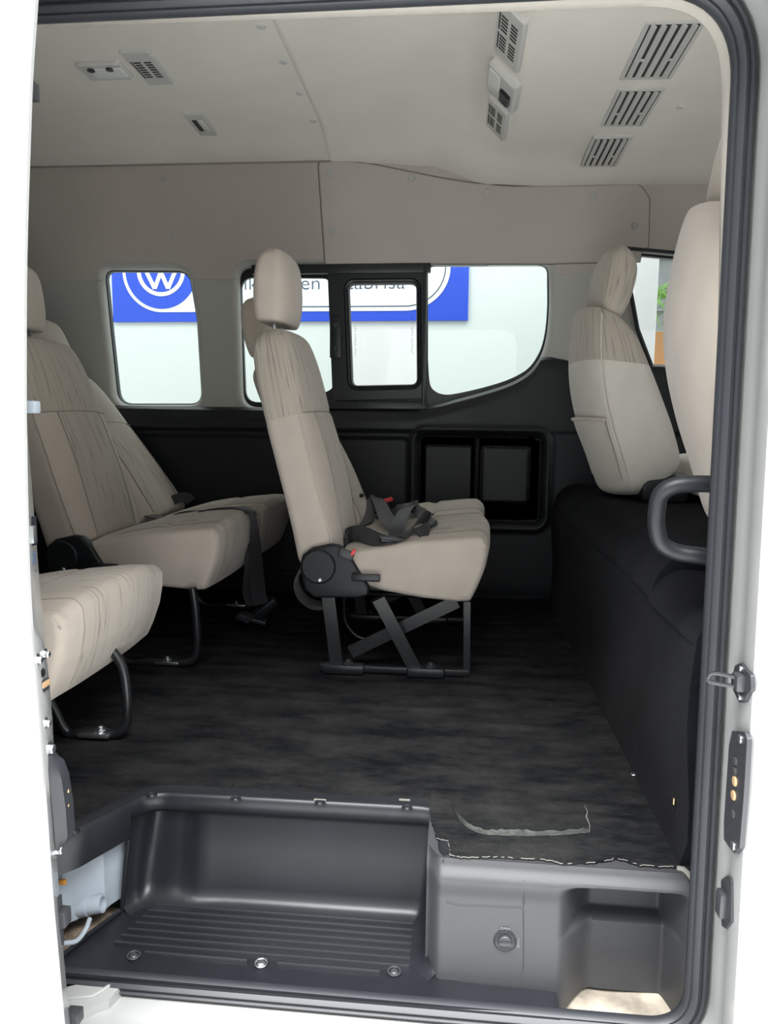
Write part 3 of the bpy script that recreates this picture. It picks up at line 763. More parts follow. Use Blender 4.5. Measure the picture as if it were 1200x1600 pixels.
def cushion(root, y0, y1, seats=2):
    prof = [(528, 864), (560, 857), (600, 850), (650, 845), (700, 841), (735, 838), (752, 838), (762, 848), (762, 868), (756, 895), (745, 922), (735, 941), (715, 942), (660, 936), (600, 925), (560, 912), (530, 900)]
    pts = [Vector(sp(a, b)) for a, b in prof]
    P = round_poly(pts, [.02, 0, 0, 0, 0, .02, .02, .02, .02, .05, .05, .012, .01, 0, 0, 0, .02], 3)
    # dense resample
    dens = []
    for i in range(len(P)):
        a, b = P[i], P[(i+1) % len(P)]; n = max(1, int((b-a).length/.012))
        for k in range(n): dens.append(a.lerp(b, k/n))
    cx = sum(p.x for p in dens)/len(dens); cz = sum(p.y for p in dens)/len(dens)
    zt = max(p.y for p in dens); zb = min(p.y for p in dens); xf = max(p.x for p in dens)
    n1 = 64; rings = []; W_ = y1-y0; xs_ = sp(664, 845)[0]
    ys = [y0+.0, y0+.002, y0+.008, y0+.018, y0+.03]+[y0+.03+(W_-.06)*k/n1 for k in range(1, n1)]+[y1-.03, y1-.018, y1-.008, y1-.002, y1]
    ins = [.016, .009, .0035, .0006, 0]; ins = ins+[0]*(n1-1)+ins[::-1]
    for y, q in zip(ys, ins):
        base = offset_poly(dens, -q) if q else dens; ring = []
        t = (y-y0)/W_; ts = (t*seats) % 1.0
        for p in base:
            topness = sst(cz+.01, zt-.012, p.y); frontness = sst(xf-.07, xf-.02, p.x)
            edge = min(y-y0, y1-y)
            crown = .019*min(1, math.sin(PI*ts)**.5 if 0 < ts < 1 else 0)*sst(0, .10, edge)
            crown -= .006*math.exp(-((abs(y-y0)-.030)/.004)**2)+.006*math.exp(-((abs(y1-y)-.030)/.004)**2)
            crease = .012*math.exp(-((p.x-xs_)/.009)**2)*sst(.04, .07, edge)
            z = p.y+topness*(crown-crease-.008*sst(xs_-.02, xs_-.25, p.x))
            x = p.x+frontness*(.013*math.sin(PI*ts) if 0 < ts < 1 else 0)*sst(0, .1, edge)
            if seats == 2:
                g = math.exp(-((t-.5)*W_/.006)**2); z -= topness*.010*g; x -= frontness*.010*g
            ring.append(V3((x, y, z)))
        rings.append(ring)
    nd = len(dens)
    def mi(i, j):
        t = (ys[i]+ys[i+1])/2; s = ((t-y0)/W_*seats) % 1; p = dens[j]
        if .14 < s < .86 and (p.y > cz or p.x > xf-.06) and p.x > sp(560, 860)[0] and p.y > zb+.01: return 1
        return 0
    bm = bmesh.new(); RR = loft(bm, rings, True, True, True, mi=mi); arc = [0]
    for j in range(nd): arc.append(arc[-1]+(dens[(j+1) % nd]-dens[j]).length)
    add_uv(bm, RR, [[(y, v) for v in arc] for y in ys])
    c = part('seat_cushion', bm, ['velour', 'velour_streak_seat'], root, angle=60)
    for sd in range(seats):
        for fr_ in (.14, .86):
            yq = y0+(sd+fr_)*W_/seats; k = min(range(len(ys)), key=lambda q: abs(ys[q]-yq))
            js = [j for j in range(nd) if (dens[j].y > cz or dens[j].x > xf-.06) and dens[j].x > sp(560, 860)[0] and dens[j].y > zb+.01]
            js.sort(key=lambda j: math.atan2(dens[j].y-cz, dens[j].x-cx), reverse=True)
            bm = bmesh.new(); tube(bm, [rings[k][j] for j in js], .0012, 5); part('seam', bm, 'seam_thread', c)
    # welt along the near and far top edges
    for yy in (y0+.004, y1-.004):
        bm = bmesh.new(); Q = [Vector(sp(a, b+7)) for a, b in prof[1:8]]
        tube(bm, [V3((q.x if k < len(Q)-1 else q.x-.004, yy, q.y)) for k, q in enumerate(Q)], .0022, 6); part('piping', bm, 'velour', c)
    return c
def recliner(root, y, side=-1, lever=True):
    """plastic hinge cover on the side of a seat"""
    poly = round_poly([Vector(sp(a, b)) for a, b in [(470, 885), (474, 866), (488, 855), (518, 849), (532, 851), (548, 866), (562, 890), (572, 905), (578, 915), (577, 929), (560, 933), (492, 932), (478, 920)]], [.02, .015, .02, .02, .01, .01, .02, .01, .01, .01, 0, .01, .02], 4)
    bm = bmesh.new(); soft_prism(bm, poly, y, y+side*.030, .008)
    h = part('recliner_cover', bm, 'dark_plastic', root)
    c = sp(500, 883); bm = bmesh.new(); disc(bm, (c[0], y+side*.028, c[1]), (0, side, 0), .045, .010, 36, .004); part('cap', bm, 'dark_plastic', h)
    c = sp(503, 903); bm = bmesh.new(); disc(bm, (c[0], y+side*.038, c[1]), (0, side, 0), .006, .004, 12, .002); part('bolt', bm, 'steel', h)
    if lever:
        a, b = sp(552, 898), sp(596, 900); bm = bmesh.new(); box(bm, ((a[0]+b[0])/2, y+side*.040, (a[1]+b[1])/2), (b[0]-a[0], .016, .019), .004); part('lever', bm, 'frame_black', h)
    return h
def strip_bar(bm, p, q, y, w, t=.010):
    p, q = Vector(p), Vector(q); d = (q-p).normalized(); n = Vector((-d.y, d.x))*w/2
    xz_prism(bm, [p+n, q+n, q-n, p-n], y-t/2, y+t/2)
def bench(label, group, rec=(0, 13), legs='bar', root_loc=(-.15, 1.87, 0), heads=(-.010, .026)):
    r = thing('bench_seat', label, 'seat', root_loc, group)
    backrest(r, SY+.213, rec[0], head=heads); backrest(r, SY+.213+.435, rec[1])
    cushion(r, SY-.005, SY+.875)
    recliner(r, SY+.012)
    bm = bmesh.new(); a, b = sp(480, 925), sp(725, 925); box(bm, ((a[0]+b[0])/2, SY+.43, a[1]+.012), (b[0]-a[0], .80, .02), .004); part('seat_pan', bm, 'black_metal', r)
    if legs == 'bar':
        for k, Y in enumerate((SY+.01, SY+.52)):
            S = lambda a, b: sp(a, b, SY+.01)
            for (p, q, w, dy) in [((513, 932), (527, 1044), .034, 0), ((592, 935), (650, 1046), .034, -.006), ((714, 944), (545, 1024), .034, .03), ((730, 940), (729, 1060), .017, 0)]:
                bm = bmesh.new(); strip_bar(bm, S(*p), S(*q), Y+dy, w, .008); part('leg', bm, 'black_metal', r, smooth=False)
            a, b = S(500, 1052), S(733, 1057); zc = .016
            bm = bmesh.new(); box(bm, ((a[0]+b[0])/2, Y, zc), (b[0]-a[0], .018, .018), .003); rail = part('floor_rail', bm, 'black_metal', r)
            for fx in ((505, 570), (636, 695)):
                a, b = S(fx[0], 1055), S(fx[1], 1055); bm = bmesh.new(); box(bm, ((a[0]+b[0])/2, Y-.004, .016), (b[0]-a[0], .036, .026), .007); part('foot', bm, 'black_metal', rail)
                for k2 in (1,):
                    bm = bmesh.new(); x = (a[0]+b[0])/2+.012; disc(bm, (x, Y-.004, .028), (0, 0, 1), .014, .004, 6); disc(bm, (x, Y-.004, .032), (0, 0, 1), .008, .008, 10, .002); part('bolt', bm, 'bracket_black', rail)
        # curved rear hoop under the seat
        bm = bmesh.new(); hy = SY+.25
        tube(bm, smooth_path([V3((sp(a, b, hy)[0], hy, sp(a, b, hy)[1])) for a, b in [(538, 930), (538, 965), (548, 985), (565, 997), (600, 1000)]], 6), .006, 8); part('hoop', bm, 'black_metal', r)
        bm = bmesh.new(); a, b = sp(560, 1000, SY+.50), sp(735, 1000, SY+.50); box(bm, ((a[0]+b[0])/2, SY+.50, .10), (b[0]-a[0], .02, .012), .003); part('cross_bar', bm, 'black_metal', r)
    else:
        hx = -.02
        for Y in (SY-.03, SY+.60):
            bm = bmesh.new()
            P = [V3((.035+hx, Y, .22)), V3((.042+hx, Y, .16)), V3((.045+hx, Y, .07)), V3((.035+hx, Y, .025)), V3((0+hx, Y, .012)), V3((-.09+hx, Y, .012)), V3((-.16+hx, Y, .012)), V3((-.20+hx, Y, .075)), V3((-.26+hx, Y, .22))]
            tube(bm, smooth_path(P, 5), .011, 10); lg = part('leg', bm, 'black_metal', r)
            bm = bmesh.new(); box(bm, (-.04+hx, Y+.004, .012), (.07, .035, .010), .003); disc(bm, (-.04+hx, Y, .016), (0, 0, 1), .013, .006, 6); disc(bm, (-.04+hx, Y, .022), (0, 0, 1), .007, .007, 10, .002); part('bolt', bm, 'steel', lg)
    return r
mid = bench('two-person cream bench seen side-on in the middle row, dark crossed-bar base', 'two-person bench seats')
# rear hook strap hanging behind the middle bench hinge
bm = bmesh.new(); S = [(480, 885), (468, 893), (463, 910), (470, 930), (488, 944), (508, 945), (512, 935)]
Pp = [V3((sp(a, b, SY+.03)[0], SY+.03, sp(a, b, SY+.03)[1])) for a, b in S]; ribbon(bm, Pp, [(0, 1, .25)]*len(Pp), .045, .0025)
part('pull_strap', bm, 'strap', mid)
# cushion-side buttons on the middle backrest (child-seat anchors)
for (px, py, Y) in ((535, 813, 2.22), (563, 774, 2.55)):
    c = atY(px, py, Y-.06); bm = bmesh.new(); disc(bm, c, (.8, -.3, .1), .007, .012, 12, .002); part('button', bm, 'bracket_black', mid)
rear = bench('two-person cream bench in the rear row beside the far wall, hoop legs', 'two-person bench seats', (4, 21), 'tube', heads=(-.055, .04))
rear.location = (-.15-.715, 1.87+.035, 0)
# single folding seat in the aisle of the rear row
jr = thing('folding_seat', 'single cream folding seat nearest the sliding door, patterned cushion over a hoop leg', 'seat', (-.15, 1.87, 0))
cushion(jr, SY, SY+.46, 1); backrest(jr, SY+.23, 4)
Y = SY+.216; zo = .05
bm = bmesh.new()
P = [V3((.055, Y, .25)), V3((.082, Y, .21)), V3((.090, Y, .15)), V3((.088, Y, .045+zo)), V3((.078, Y, .022+zo)), V3((.055, Y, .012+zo)), V3((-.01, Y, .012+zo)), V3((-.045, Y, .012+zo)), V3((-.075, Y, .07+zo)), V3((-.13, Y, .22))]
tube(bm, smooth_path(P, 5), .010, 10); lg = part('leg', bm, 'black_metal', jr)
bm = bmesh.new(); box(bm, (.02, Y, .012+zo), (.07, .035, .010), .003); disc(bm, (.03, Y, .016+zo), (0, 0, 1), .013, .006, 6); disc(bm, (.03, Y, .022+zo), (0, 0, 1), .007, .007, 10, .002); part('bolt', bm, 'steel', lg)
jr.location = (-.15-.765, 1.20, -.05)

# ---- front seats
FY = 2.10
def fp(px, py, Y=FY): q = atY(px, py, Y); return (q.x, q.z)
FB = [(fp(985, 778), fp(1045, 770), .17, .1), (fp(974, 765), fp(1058, 750), .205, .2), (fp(958, 715), fp(1072, 722), .228, .4), (fp(942, 665), fp(1060, 672), .236, .5), (fp(930, 610), fp(1040, 618), .238, .6), (fp(926, 560), fp(1022, 570), .232, .6), (fp(928, 515), fp(1006, 527), .210, .5), (fp(932, 485), fp(990, 500), .185, .3), (fp(936, 472), fp(978, 487), .165, .1)]
FH = [(fp(950, 476), fp(978, 490), .150, .1), (fp(951, 462), fp(988, 482), .160, .2), (fp(955, 430), fp(1003, 450), .155, .4), (fp(962, 395), fp(1014, 408), .145, .4), (fp(972, 372), fp(1010, 380), .122, .3), (fp(982, 362), fp(1000, 363), .09, .1)]
FB = [((r[0]+.012, r[1]), f, h, b) for r, f, h, b in FB]
def front_seat(label, near=False):
    r = thing('front_seat', label, 'seat', (.45, FY+.24, 0), 'front row seats')
    yc = FY+.24
    NH = [.205, .228, .236, .236, .234, .216, .168, .118, .098]
    st = resample([(a, b, (NH[i] if near else h), k) for i, (a, b, h, k) in enumerate(FB)], 6); N = 56
    def mi(i, j): return 1 if (i >= 30 and not near) else 0
    bm = bmesh.new(); section_loft(bm, st, yc, mi, N, .03, 6, .035); b = part('backrest', bm, ['velour' if near else 'velour_light', 'velour_streak_back'], r, angle=60)
    st2 = resample([(a, b, ([.10, .10, .085, .07, .055, .04][i] if near else h), k) for i, (a, b, h, k) in enumerate(FH)], 5); bm = bmesh.new(); section_loft(bm, st2, yc, lambda i, j: 0, 44, .02, 4.5, .01); part('headrest', bm, 'velour' if near else 'velour_streak_back', r, angle=60)
    # piping between side and rear panels
    for s in (-1, 1):
        bm = bmesh.new(); P = []
        for (rr, f, hw, bf) in st[4:44]:
            rr, f = Vector(rr), Vector(f); e = (f-rr).normalized(); q = rr+e*.014; P.append(V3((q.x, yc+s*(hw-.004), q.y)))
        tube(bm, P, .0025, 6); part('piping', bm, 'velour_light', b)
    # rear map pocket with elastic hem
    bm = bmesh.new(); rings = []
    for k, (rr, f, hw, bf) in enumerate(st[8:20] if not near else []):
        rr, f = Vector(rr), Vector(f); e = (f-rr).normalized(); out = .006+.008*k/11; ring = []
        for j in range(13):
            v = -1+2*j/12; q = rr-e*(.035*(1-v*v)*.9+out*(1-abs(v)**6)); ring.append(V3((q.x, yc+v*hw*.93, q.y)))
        rings.append(ring)
    if not near:
        loft(bm, rings, False); pk = part('map_pocket', bm, 'velour_light', r)
        bm = bmesh.new(); tube(bm, rings[-1], .006, 8); part('elastic_hem', bm, 'velour', pk)
    else: bm.free()
    bm = bmesh.new(); poly = round_poly([Vector((.64, .465)), Vector((1.06, .465)), Vector((1.08, .56)), Vector((1.02, .60)), Vector((.68, .56))], .03, 5)
    soft_prism(bm, poly, yc-.24, yc+.24, .025); part('seat_cushion', bm, 'velour_light', r)
    bm = bmesh.new(); box(bm, (.58, yc, .485), (.13, .42, .08), .015); part('hinge_base', bm, 'dark_plastic', r)
    return r
fs = front_seat('cream front seat on the far side beside the driver window, rear pocket visible')
fn = front_seat('large cream front seat back nearest the camera, behind the door pillar grab handle', True); fn.location = (.45+.028, 1.335, .02)

# ================================================================== ENGINE COVER (carpeted riser)
r = thing('carpeted_riser', 'tall black carpeted riser box under the front seats', 'riser', (.6, 1.9, 0))
def riser(bm, y0, y1, x0, top, rad):
    n = 14; rings = []
    for k in range(61):
        y = y0+(y1-y0)*k/60; ring = [V3((x0-.006, y, .0))]
        for j in range(6): ring.append(V3((x0+.006*math.sin(y*7+j), y, .04+(top-rad-.04)*j/5)))
        for j in range(n+1):
            a = PI/2*j/n; ring.append(V3((x0+rad-rad*math.cos(a), y, top-rad+rad*math.sin(a)+.006*math.sin(y*9+1)*math.sin(a))))
        for j in range(1, 6): ring.append(V3((x0+rad+(1.15-x0-rad)*j/5, y, top+.004*math.sin(y*12+j))))
        ring.append(V3((1.15, y, 0))); rings.append(ring)
    loft(bm, rings, True, True, True)
bm = bmesh.new(); riser(bm, 1.35, 2.755, .352, .440, .085); part('cover', bm, 'carpet_cover', r)
bm = bmesh.new(); riser(bm, 1.085, 1.36, .350, .405, .06); part('cover', bm, 'carpet_cover', r)
bm = bmesh.new(); q = [atX(a, b, .365) for a, b in [(991, 912), (996, 898), (1012, 888)]]
tube(bm, smooth_path([V3((.356, 1.46, .36)), V3((.362, 1.42, .372)), V3((.366, 1.37, .378)), V3((.37, 1.20, .380))], 6), .003, 6); part('seam', bm, 'slot_dark', r)
# small screws and bits on the floor
def lint(px, py, z, name, m, label, cat, s=.006, X=None):
    c = atZ(px, py, z) if X is None else atX(px, py, X); bm = bmesh.new()
    if X is None: disc(bm, c, (0, 0, 1), s, .003, 12, .001)
    else: box(bm, c, (.003, .004, .012), .001)
    q = obj(name, bm, m, org=c); tag(q, label, cat)
lint(990, 1211, .005, 'floor_button', 'steel', 'small pale round button on the carpet near the riser', 'button')
lint(873, 963, .005, 'floor_button', 'thread', 'tiny pale scrap on the carpet at the far foot of the riser', 'scrap', .004)
lint(1053, 1252, 0, 'carpet_tack', 'brass', 'tiny coppery tack on the side of the black riser', 'tack', X=.349)

# ================================================================== STEP WELL
r = thing('step_tray', 'black ribbed plastic step tray of the door entrance', 'step', (-.3, 1.12, -.19))
TZ = -.190
topP = [(-.655, 1.045), (-.628, 1.058), (-.606, 1.078), (-.590, 1.105), (-.570, 1.140), (-.552, 1.175), (-.538, 1.195), (-.515, 1.206), (-.48, 1.208), (-.40, 1.209), (-.20, 1.211), (-.10, 1.212), (-.05, 1.212), (-.030, 1.205), (-.022, 1.185), (-.020, 1.14), (-.020, 1.10), (-.014, 1.078), (.0, 1.066), (.012, 1.063)]
botP = [(-.640, 1.025), (-.622, 1.040), (-.604, 1.062), (-.594, 1.090), (-.580, 1.125), (-.568, 1.155), (-.555, 1.175), (-.535, 1.184), (-.49, 1.180), (-.40, 1.196), (-.20, 1.199), (-.10, 1.200), (-.062, 1.200), (-.046, 1.192), (-.040, 1.170), (-.038, 1.13), (-.036, 1.09), (-.022, 1.068), (-.002, 1.058), (.012, 1.055)]
T3 = smooth_path([V3((*p, 0)) for p in topP], 5); B3 = smooth_path([V3((*p, 0)) for p in botP], 5)
Tn = frame_path(T3)
def well_wall(i0, i1, levels, name, mt='step_plastic', off=0):
    bm = bmesh.new(); rings = []
    for (t, z, out) in levels:
        rr = []
        for i in range(i0, i1+1):
            n = V3((-Tn[i].y, Tn[i].x, 0)); p = T3[i].lerp(B3[i], t)+n*(out+(.016*(1-sst(-.475, -.445, T3[i].x))*sst(-.03, -.045, z)*sst(-.187, -.17, z)*sst(-.54, -.52, T3[i].x) if n.y > .8 else 0)); rr.append(V3((p.x, p.y, z)))
        rings.append(rr)
    loft(bm, rings, False)
    return part(name, bm, mt, r, angle=50)
full = [(0, -.001, .032), (0, .003, .030), (0, .0035, .006), (.0, .001, .001), (.02, -.006, -.0015), (.06, -.024, -.002), (.12, -.030, .004), (.2, -.038, .008), (.6, -.10, .006), (.92, -.165, .003), (.97, -.180, -.002), (1.0, -.187, -.010), (1.0, TZ, -.022)]
iA = 24   # where the cut-out for the hinge ends
n_ = len(T3)-1
well_wall(iA, n_-8, full, 'riser_wall')
well_wall(0, iA, [(0, -.001, .032), (0, .003, .030), (0, .0035, .006), (0, .001, .001), (.02, -.006, -.0015), (.2, -.038, -.001), (.35, -.062, .0)], 'rim_lobe')
# filler between lobe and tray floor with the cut-out edge
bm = bmesh.new(); lipP = []
for i in range(10, iA+1): q = B3[i]; lipP.append(V3((q.x, q.y, TZ+.004)))
lipP.append(V3((T3[iA].lerp(B3[iA], .6).x, T3[iA].lerp(B3[iA], .6).y, -.10))); lipP.append(V3((T3[iA].lerp(B3[iA], .35).x, T3[iA].lerp(B3[iA], .35).y, -.062)))
tube(bm, [V3((-.625, 1.012, TZ+.002))]+lipP, .004, 8); part('cutout_lip', bm, 'step_plastic', r)
# tread plate
bm = bmesh.new()
tr = [Vector((q.x, q.y)) for q in B3[8:n_-6]]
tr = [Vector((-.66, .995)), Vector((-.645, 1.02))]+tr+[Vector((.02, 1.05)), Vector((.165, 1.046)), Vector((.165, 1.004)), Vector((.02, .998))]
filled(bm, tr, [], lambda x, y: V3((x, y, TZ)))
loft(bm, [[V3((-.66, 1.0, TZ+.0)), V3((.165, 1.003, TZ))], [V3((-.66, .998, TZ-.003)), V3((.165, 1.0, TZ-.003))], [V3((-.66, .998, TZ-.008)), V3((.165, 1.0, TZ-.008))]], False)
tread = part('tread', bm, 'step_plastic', r, smooth=False)
for k in range(8):
    yy = 1.170-.0165*k; bm = bmesh.new()
    xa = -.520-.0045*k if k < 7 else -.47; segs = [(xa, -.060)]
    if k == 7: segs = [(-.488, -.318), (-.27, -.105)]
    for a, b in segs: box(bm, ((a+b)/2, yy, TZ+.0015), (b-a, .0034, .007), .0012)
    part('rib', bm, 'rib_glint', tread)
for (px, py) in ((209, 1495), (408, 1507), (616, 1520)):
    c = atZ(px, py, TZ); bm = bmesh.new()
    tube(bm, [c+V3((.0095*math.cos(k/16*2*PI), .0095*math.sin(k/16*2*PI), .003)) for k in range(16)], .0018, 6, True)
    disc(bm, c+V3((0, 0, .0005)), (0, 0, 1), .0065, .004, 12, .002); part('screw', bm, 'steel' if px == 408 else 'bracket_black', tread)
for (px, py) in ((116, 1299), (237, 1242), (368, 1248), (500, 1254), (636, 1262)):
    c = atZ(px, py, .004); bm = bmesh.new()
    tube(bm, [c+V3((.0085*math.cos(k/16*2*PI), .0085*math.sin(k/16*2*PI), .0)) for k in range(16)], .0014, 6, True)
    disc(bm, c-V3((0, 0, .001)), (0, 0, 1), .006, .003, 12, .001); part('screw', bm, 'frame_black', r)
# pale scraps of backing between carpet and tray rim
for (px, w) in ((500, .022), (632, .020)):
    c = atZ(px, 1250, .004); bm = bmesh.new(); box(bm, c, (w, .005, .003), .001); q = obj('backing_scrap', bm, 'thread', org=c)
    tag(q, 'cream scrap of carpet backing at the tray rim, '+('left of the two' if px == 500 else 'right one beside the corner'), 'scrap')

# ---- sill side panel beside the step, with access flap and cavity
r = thing('sill_panel', 'grey plastic sill panel right of the step with a twist knob and deep recess', 'panel', (.18, 1.06, -.2))
px0, px1 = -.036, .372
def cav(a, b): q = atY(a, b, 1.06); return q.x, q.z
cx0, cz1 = cav(872, 1386); cx1, _ = cav(935, 1400); cxr, _ = cav(1068, 1400)
zl = cav(1000, 1478)[1]
def panel_y(x, z):
    y = 1.062
    y += .03*(1-sst(0, .030, x-px0))**2                       # rounded corner towards the step
    y += .010*sst(-.030, -.004, z)                            # rounded top
    y -= .005*sst(-.060, -.030, z)*(1-sst(-.030, -.006, z))
    d = sst(cx0, cx1+.006, x)*(1-sst(cxr-.012, cxr+.012, x))*sst(cz1+.004, cz1-.018, z)
    y += .085*d
    y -= .030*d*sst(zl+.006, zl-.004, z)
    y -= .012*(1-sst(-.25, -.06, z))*(1-d)
    return y
bm = bmesh.new(); zb_, zt_ = -.235, .0
def bot(x): return -.230 - .006*sst(.17, .25, x)
def pf(a, b): x = px0+a*(px1-px0); z = bot(x)+b*(zt_-bot(x)); return V3((x, panel_y(x, z), z))
grid(bm, 170, 90, pf)
grid(bm, 170, 4, lambda a, b: V3((px0+a*(px1-px0), panel_y(px0+a*(px1-px0), 0)+b*.16, .0005)))
pn = part('panel', bm, 'panel_plastic', r, angle=60)
# engraved outline of the access flap
def on_panel(px, py, lift=.0008):
    d = ray(px, py); t = .9
    for _ in range(3000):
        p = ORG+d*t
        if p.y > panel_y(p.x, p.z)-lift: return p
        t += .0002
    return p
bm = bmesh.new()
ln = [on_panel(a, b, .0003) for a, b in [(697, 1409), (720, 1414), (760, 1415), (800, 1417), (815, 1418), (818, 1424), (818, 1460), (818, 1500), (817, 1518), (811, 1526)]]
tube(bm, ln, .0009, 5)
tube(bm, [on_panel(a, b, .0003) for a, b in [(819, 1376), (819, 1395), (818, 1418)]], .0007, 5)
flap = part('flap_outline', bm, 'slot_dark', r)
c = on_panel(789, 1470, 0); bm = bmesh.new()
tube(bm, [c+V3((.0165*math.cos(k/24*2*PI), -.0005, .0165*math.sin(k/24*2*PI))) for k in range(24)], .0014, 6, True)
disc(bm, c+V3((0, .002, 0)), (0, -1, 0), .0150, .0025, 24)
kn = part('knob_recess', bm, 'frame_black', r)
bm = bmesh.new(); disc(bm, c, (0, -1, 0), .0105, .006, 24, .001); box(bm, c+V3((0, -.008, .0)), (.019, .006, .0055), .001); part('knob', bm, 'bracket_black', kn)
def text(body, size, fn, name, m, parent, extr=.0004, align='CENTER', off=0):
    """lettering as real mesh: fn maps flat (x, y) to a place; built front side towards the camera"""
    cu = bpy.data.curves.new(name, 'FONT'); cu.body = body; cu.size = size; cu.align_x = align; cu.extrude = extr; cu.offset = off
    o = bpy.data.objects.new(name, cu); C.objects.link(o); dg = bpy.context.evaluated_depsgraph_get()
    me = bpy.data.meshes.new_from_object(o.evaluated_get(dg)); bpy.data.objects.remove(o)
    bm = bmesh.new(); bm.from_mesh(me); bpy.data.meshes.remove(me)
    for v in bm.verts: v.co = fn(v.co.x, v.co.y, v.co.z)
    return part(name, bm, m, parent, smooth=False)
text('OPEN', .0055, lambda x, y, z: c+V3((x, -.0006+z, .0185+y)), 'lettering', 'emboss', kn)
text('CLOSE', .0050, lambda x, y, z: c+V3((.0185+y, -.0006+z, -x-.002)), 'lettering', 'emboss', kn)
# bare painted metal at the foot of the recess
bm = bmesh.new(); grid(bm, 30, 10, lambda a, b: V3((.13+a*.24, 1.02+b*.17, -.240+.006*math.sin(a*9)*b+.03*sst(.92, 1, a))))
o = obj('sill_metal', bm, 'rusty_cream'); tag(o, 'cream painted sill metal with rust stains below the panel recess', 'metal')
c = atZ(1050, 1556, -.205); bm = bmesh.new(); disc(bm, V3((.345, 1.05, -.238)), (0, 0, 1), .011, .008, 16, .003); q = obj('rubber_plug', bm, 'frame_black', org=(.345, 1.05, -.238)); tag(q, 'round black rubber plug in the corner of the sill', 'plug')
c = atZ(1072, 1362, .003); bm = bmesh.new(); tube(bm, smooth_path([atZ(1058, 1357, .003), atZ(1070, 1360, .004), atZ(1082, 1374, .002)], 5), .004, 6); q = obj('backing_scrap', bm, 'thread', org=c); tag(q, 'cream strip of backing poking out at the right end of the sill panel', 'scrap')

bm = bmesh.new(); pl = [Vector((p.x, p.y)) for p in T3[0:46]]; nn = [Vector((-t.y, t.x)) for t in Tn[0:46]]
pl = [Vector((-.9, 1.075))]+[p+n*.026 for p, n in zip(pl, nn)]+[Vector((pl[-1].x, 1.26)), Vector((-.9, 1.26))]
prism(bm, pl, lambda x, y: V3((x, y, .003)), lambda x, y: V3((x, y, .0))); o = obj('floor', bm, 'carpet', smooth=False); tag(o, kind='structure')
# ---- hinge pocket left of the tray: painted metal, tube and dirt
r = thing('hinge_pocket', 'blue-grey painted metal pocket with a stub tube behind the tray cut-out', 'pocket', (-.65, 1.15, -.2))
bm = bmesh.new()
rr_ = []
for k in range(9):
    z = -.175+.145*k/8; ring = []
    for i in range(4, iA+4):
        n = V3((-Tn[i].y, Tn[i].x, 0)); p = T3[i].lerp(B3[i], .6)+n*(.016+.022*sst(22, 10, i)-.006*math.exp(-((i-19)/1.0)**2)); ring.append(V3((p.x, p.y, z)))
    rr_.append(ring)
loft(bm, rr_, False)
part('metal_panel', bm, 'primer_metal', r, angle=30)
bm = bmesh.new(); grid(bm, 20, 20, lambda a, b: V3((-.72+a*.16, 1.015+b*.17, -.206+.006*math.sin(a*7+b*5)))); part('dirt', bm, 'dirt', r, 'dusty brown dirt')
bm = bmesh.new(); a = atY(112, 1420, 1.115); b = atY(161, 1412, 1.118); d = (b-a).normalized(); u = d.orthogonal().normalized(); v = d.cross(u); rings = []
for t, rr in ((0, .018), (.002, .020), (.12, .020), (.13, .0165), (.55, .0165), (.56, .0150), (1, .0145), (1.0, .0115), (.7, .0115)):
    rings.append([a.lerp(b, t)+u*math.cos(2*PI*k/18)*rr+v*math.sin(2*PI*k/18)*rr for k in range(18)])
loft(bm, rings, True, True, True); part('stub_tube', bm, 'primer_metal', r)
bm = bmesh.new(); tube(bm, smooth_path([atY(100, 1474, 1.045), atY(120, 1470, 1.055), atY(134, 1452, 1.07), atY(140, 1436, 1.09)], 5), .004, 8); part('bead', bm, 'primer_metal', r)
bm = bmesh.new(); c = atY(98, 1378, 1.075); box(bm, c, (.012, .006, .009), .002); part('orange_clip', bm, 'orange_plastic', r, 'small orange clip')

# ================================================================== GRAB HANDLE
hy = 1.11
r = thing('grab_handle', 'black D-shaped grab handle on the door pillar', 'handle', atY(1100, 810, hy))
bm = bmesh.new(); pts = [(1128, 757), (1085, 756), (1052, 760), (1032, 774), (1026, 800), (1026, 825), (1034, 850), (1058, 863), (1090, 868), (1120, 872)]
P = [atY(a, b, hy+(.0 if 2 < i < 8 else -.004)) for i, (a, b) in enumerate(pts)]
tube(bm, smooth_path(P, 6), .0125, 14); part('grip', bm, 'dark_plastic', r)
bm = bmesh.new(); 
for i in (0, -1): box(bm, P[i]+V3((.01, .0, 0)), (.02, .03, .035), .006)
part('mount', bm, 'dark_plastic', r)

# ================================================================== DOOR PILLAR HARDWARE (on the reveal face)
RX = .3675   # reveal face of the front pillar
def rv(px, py): return atX(px, py, RX)
r = thing('door_striker', 'black metal striker with a U-shaped pin on the white door pillar', 'striker', rv(1163, 1066))
bm = bmesh.new(); out_ = [(1163, 1036), (1169, 1046), (1178, 1055), (1179, 1078), (1172, 1086), (1168, 1097), (1160, 1098), (1154, 1086), (1150, 1078), (1150, 1055), (1153, 1040)]
P = [rv(a, b) for a, b in out_]; pl = [Vector((p.y, p.z)) for p in P]; pl = round_poly(pl, .003, 3)
prism(bm, pl, lambda y, z: V3((RX+.001, y, z)), lambda y, z: V3((RX-.004, y, z))); part('plate', bm, 'bracket_black', r)
bm = bmesh.new(); c = rv(1165, 1066); box(bm, c+V3((-.008, 0, 0)), (.014, .022, .022), .004); part('boss', bm, 'bracket_black', r)
bm = bmesh.new(); tube(bm, smooth_path([c+V3((-.01, -.002, .006)), c+V3((-.035, .010, .007)), c+V3((-.041, .013, .001)), c+V3((-.041, .013, -.004)), c+V3((-.035, .010, -.006)), c+V3((-.01, -.002, -.006))], 5), .0028, 8); part('pin', bm, 'black_metal', r)
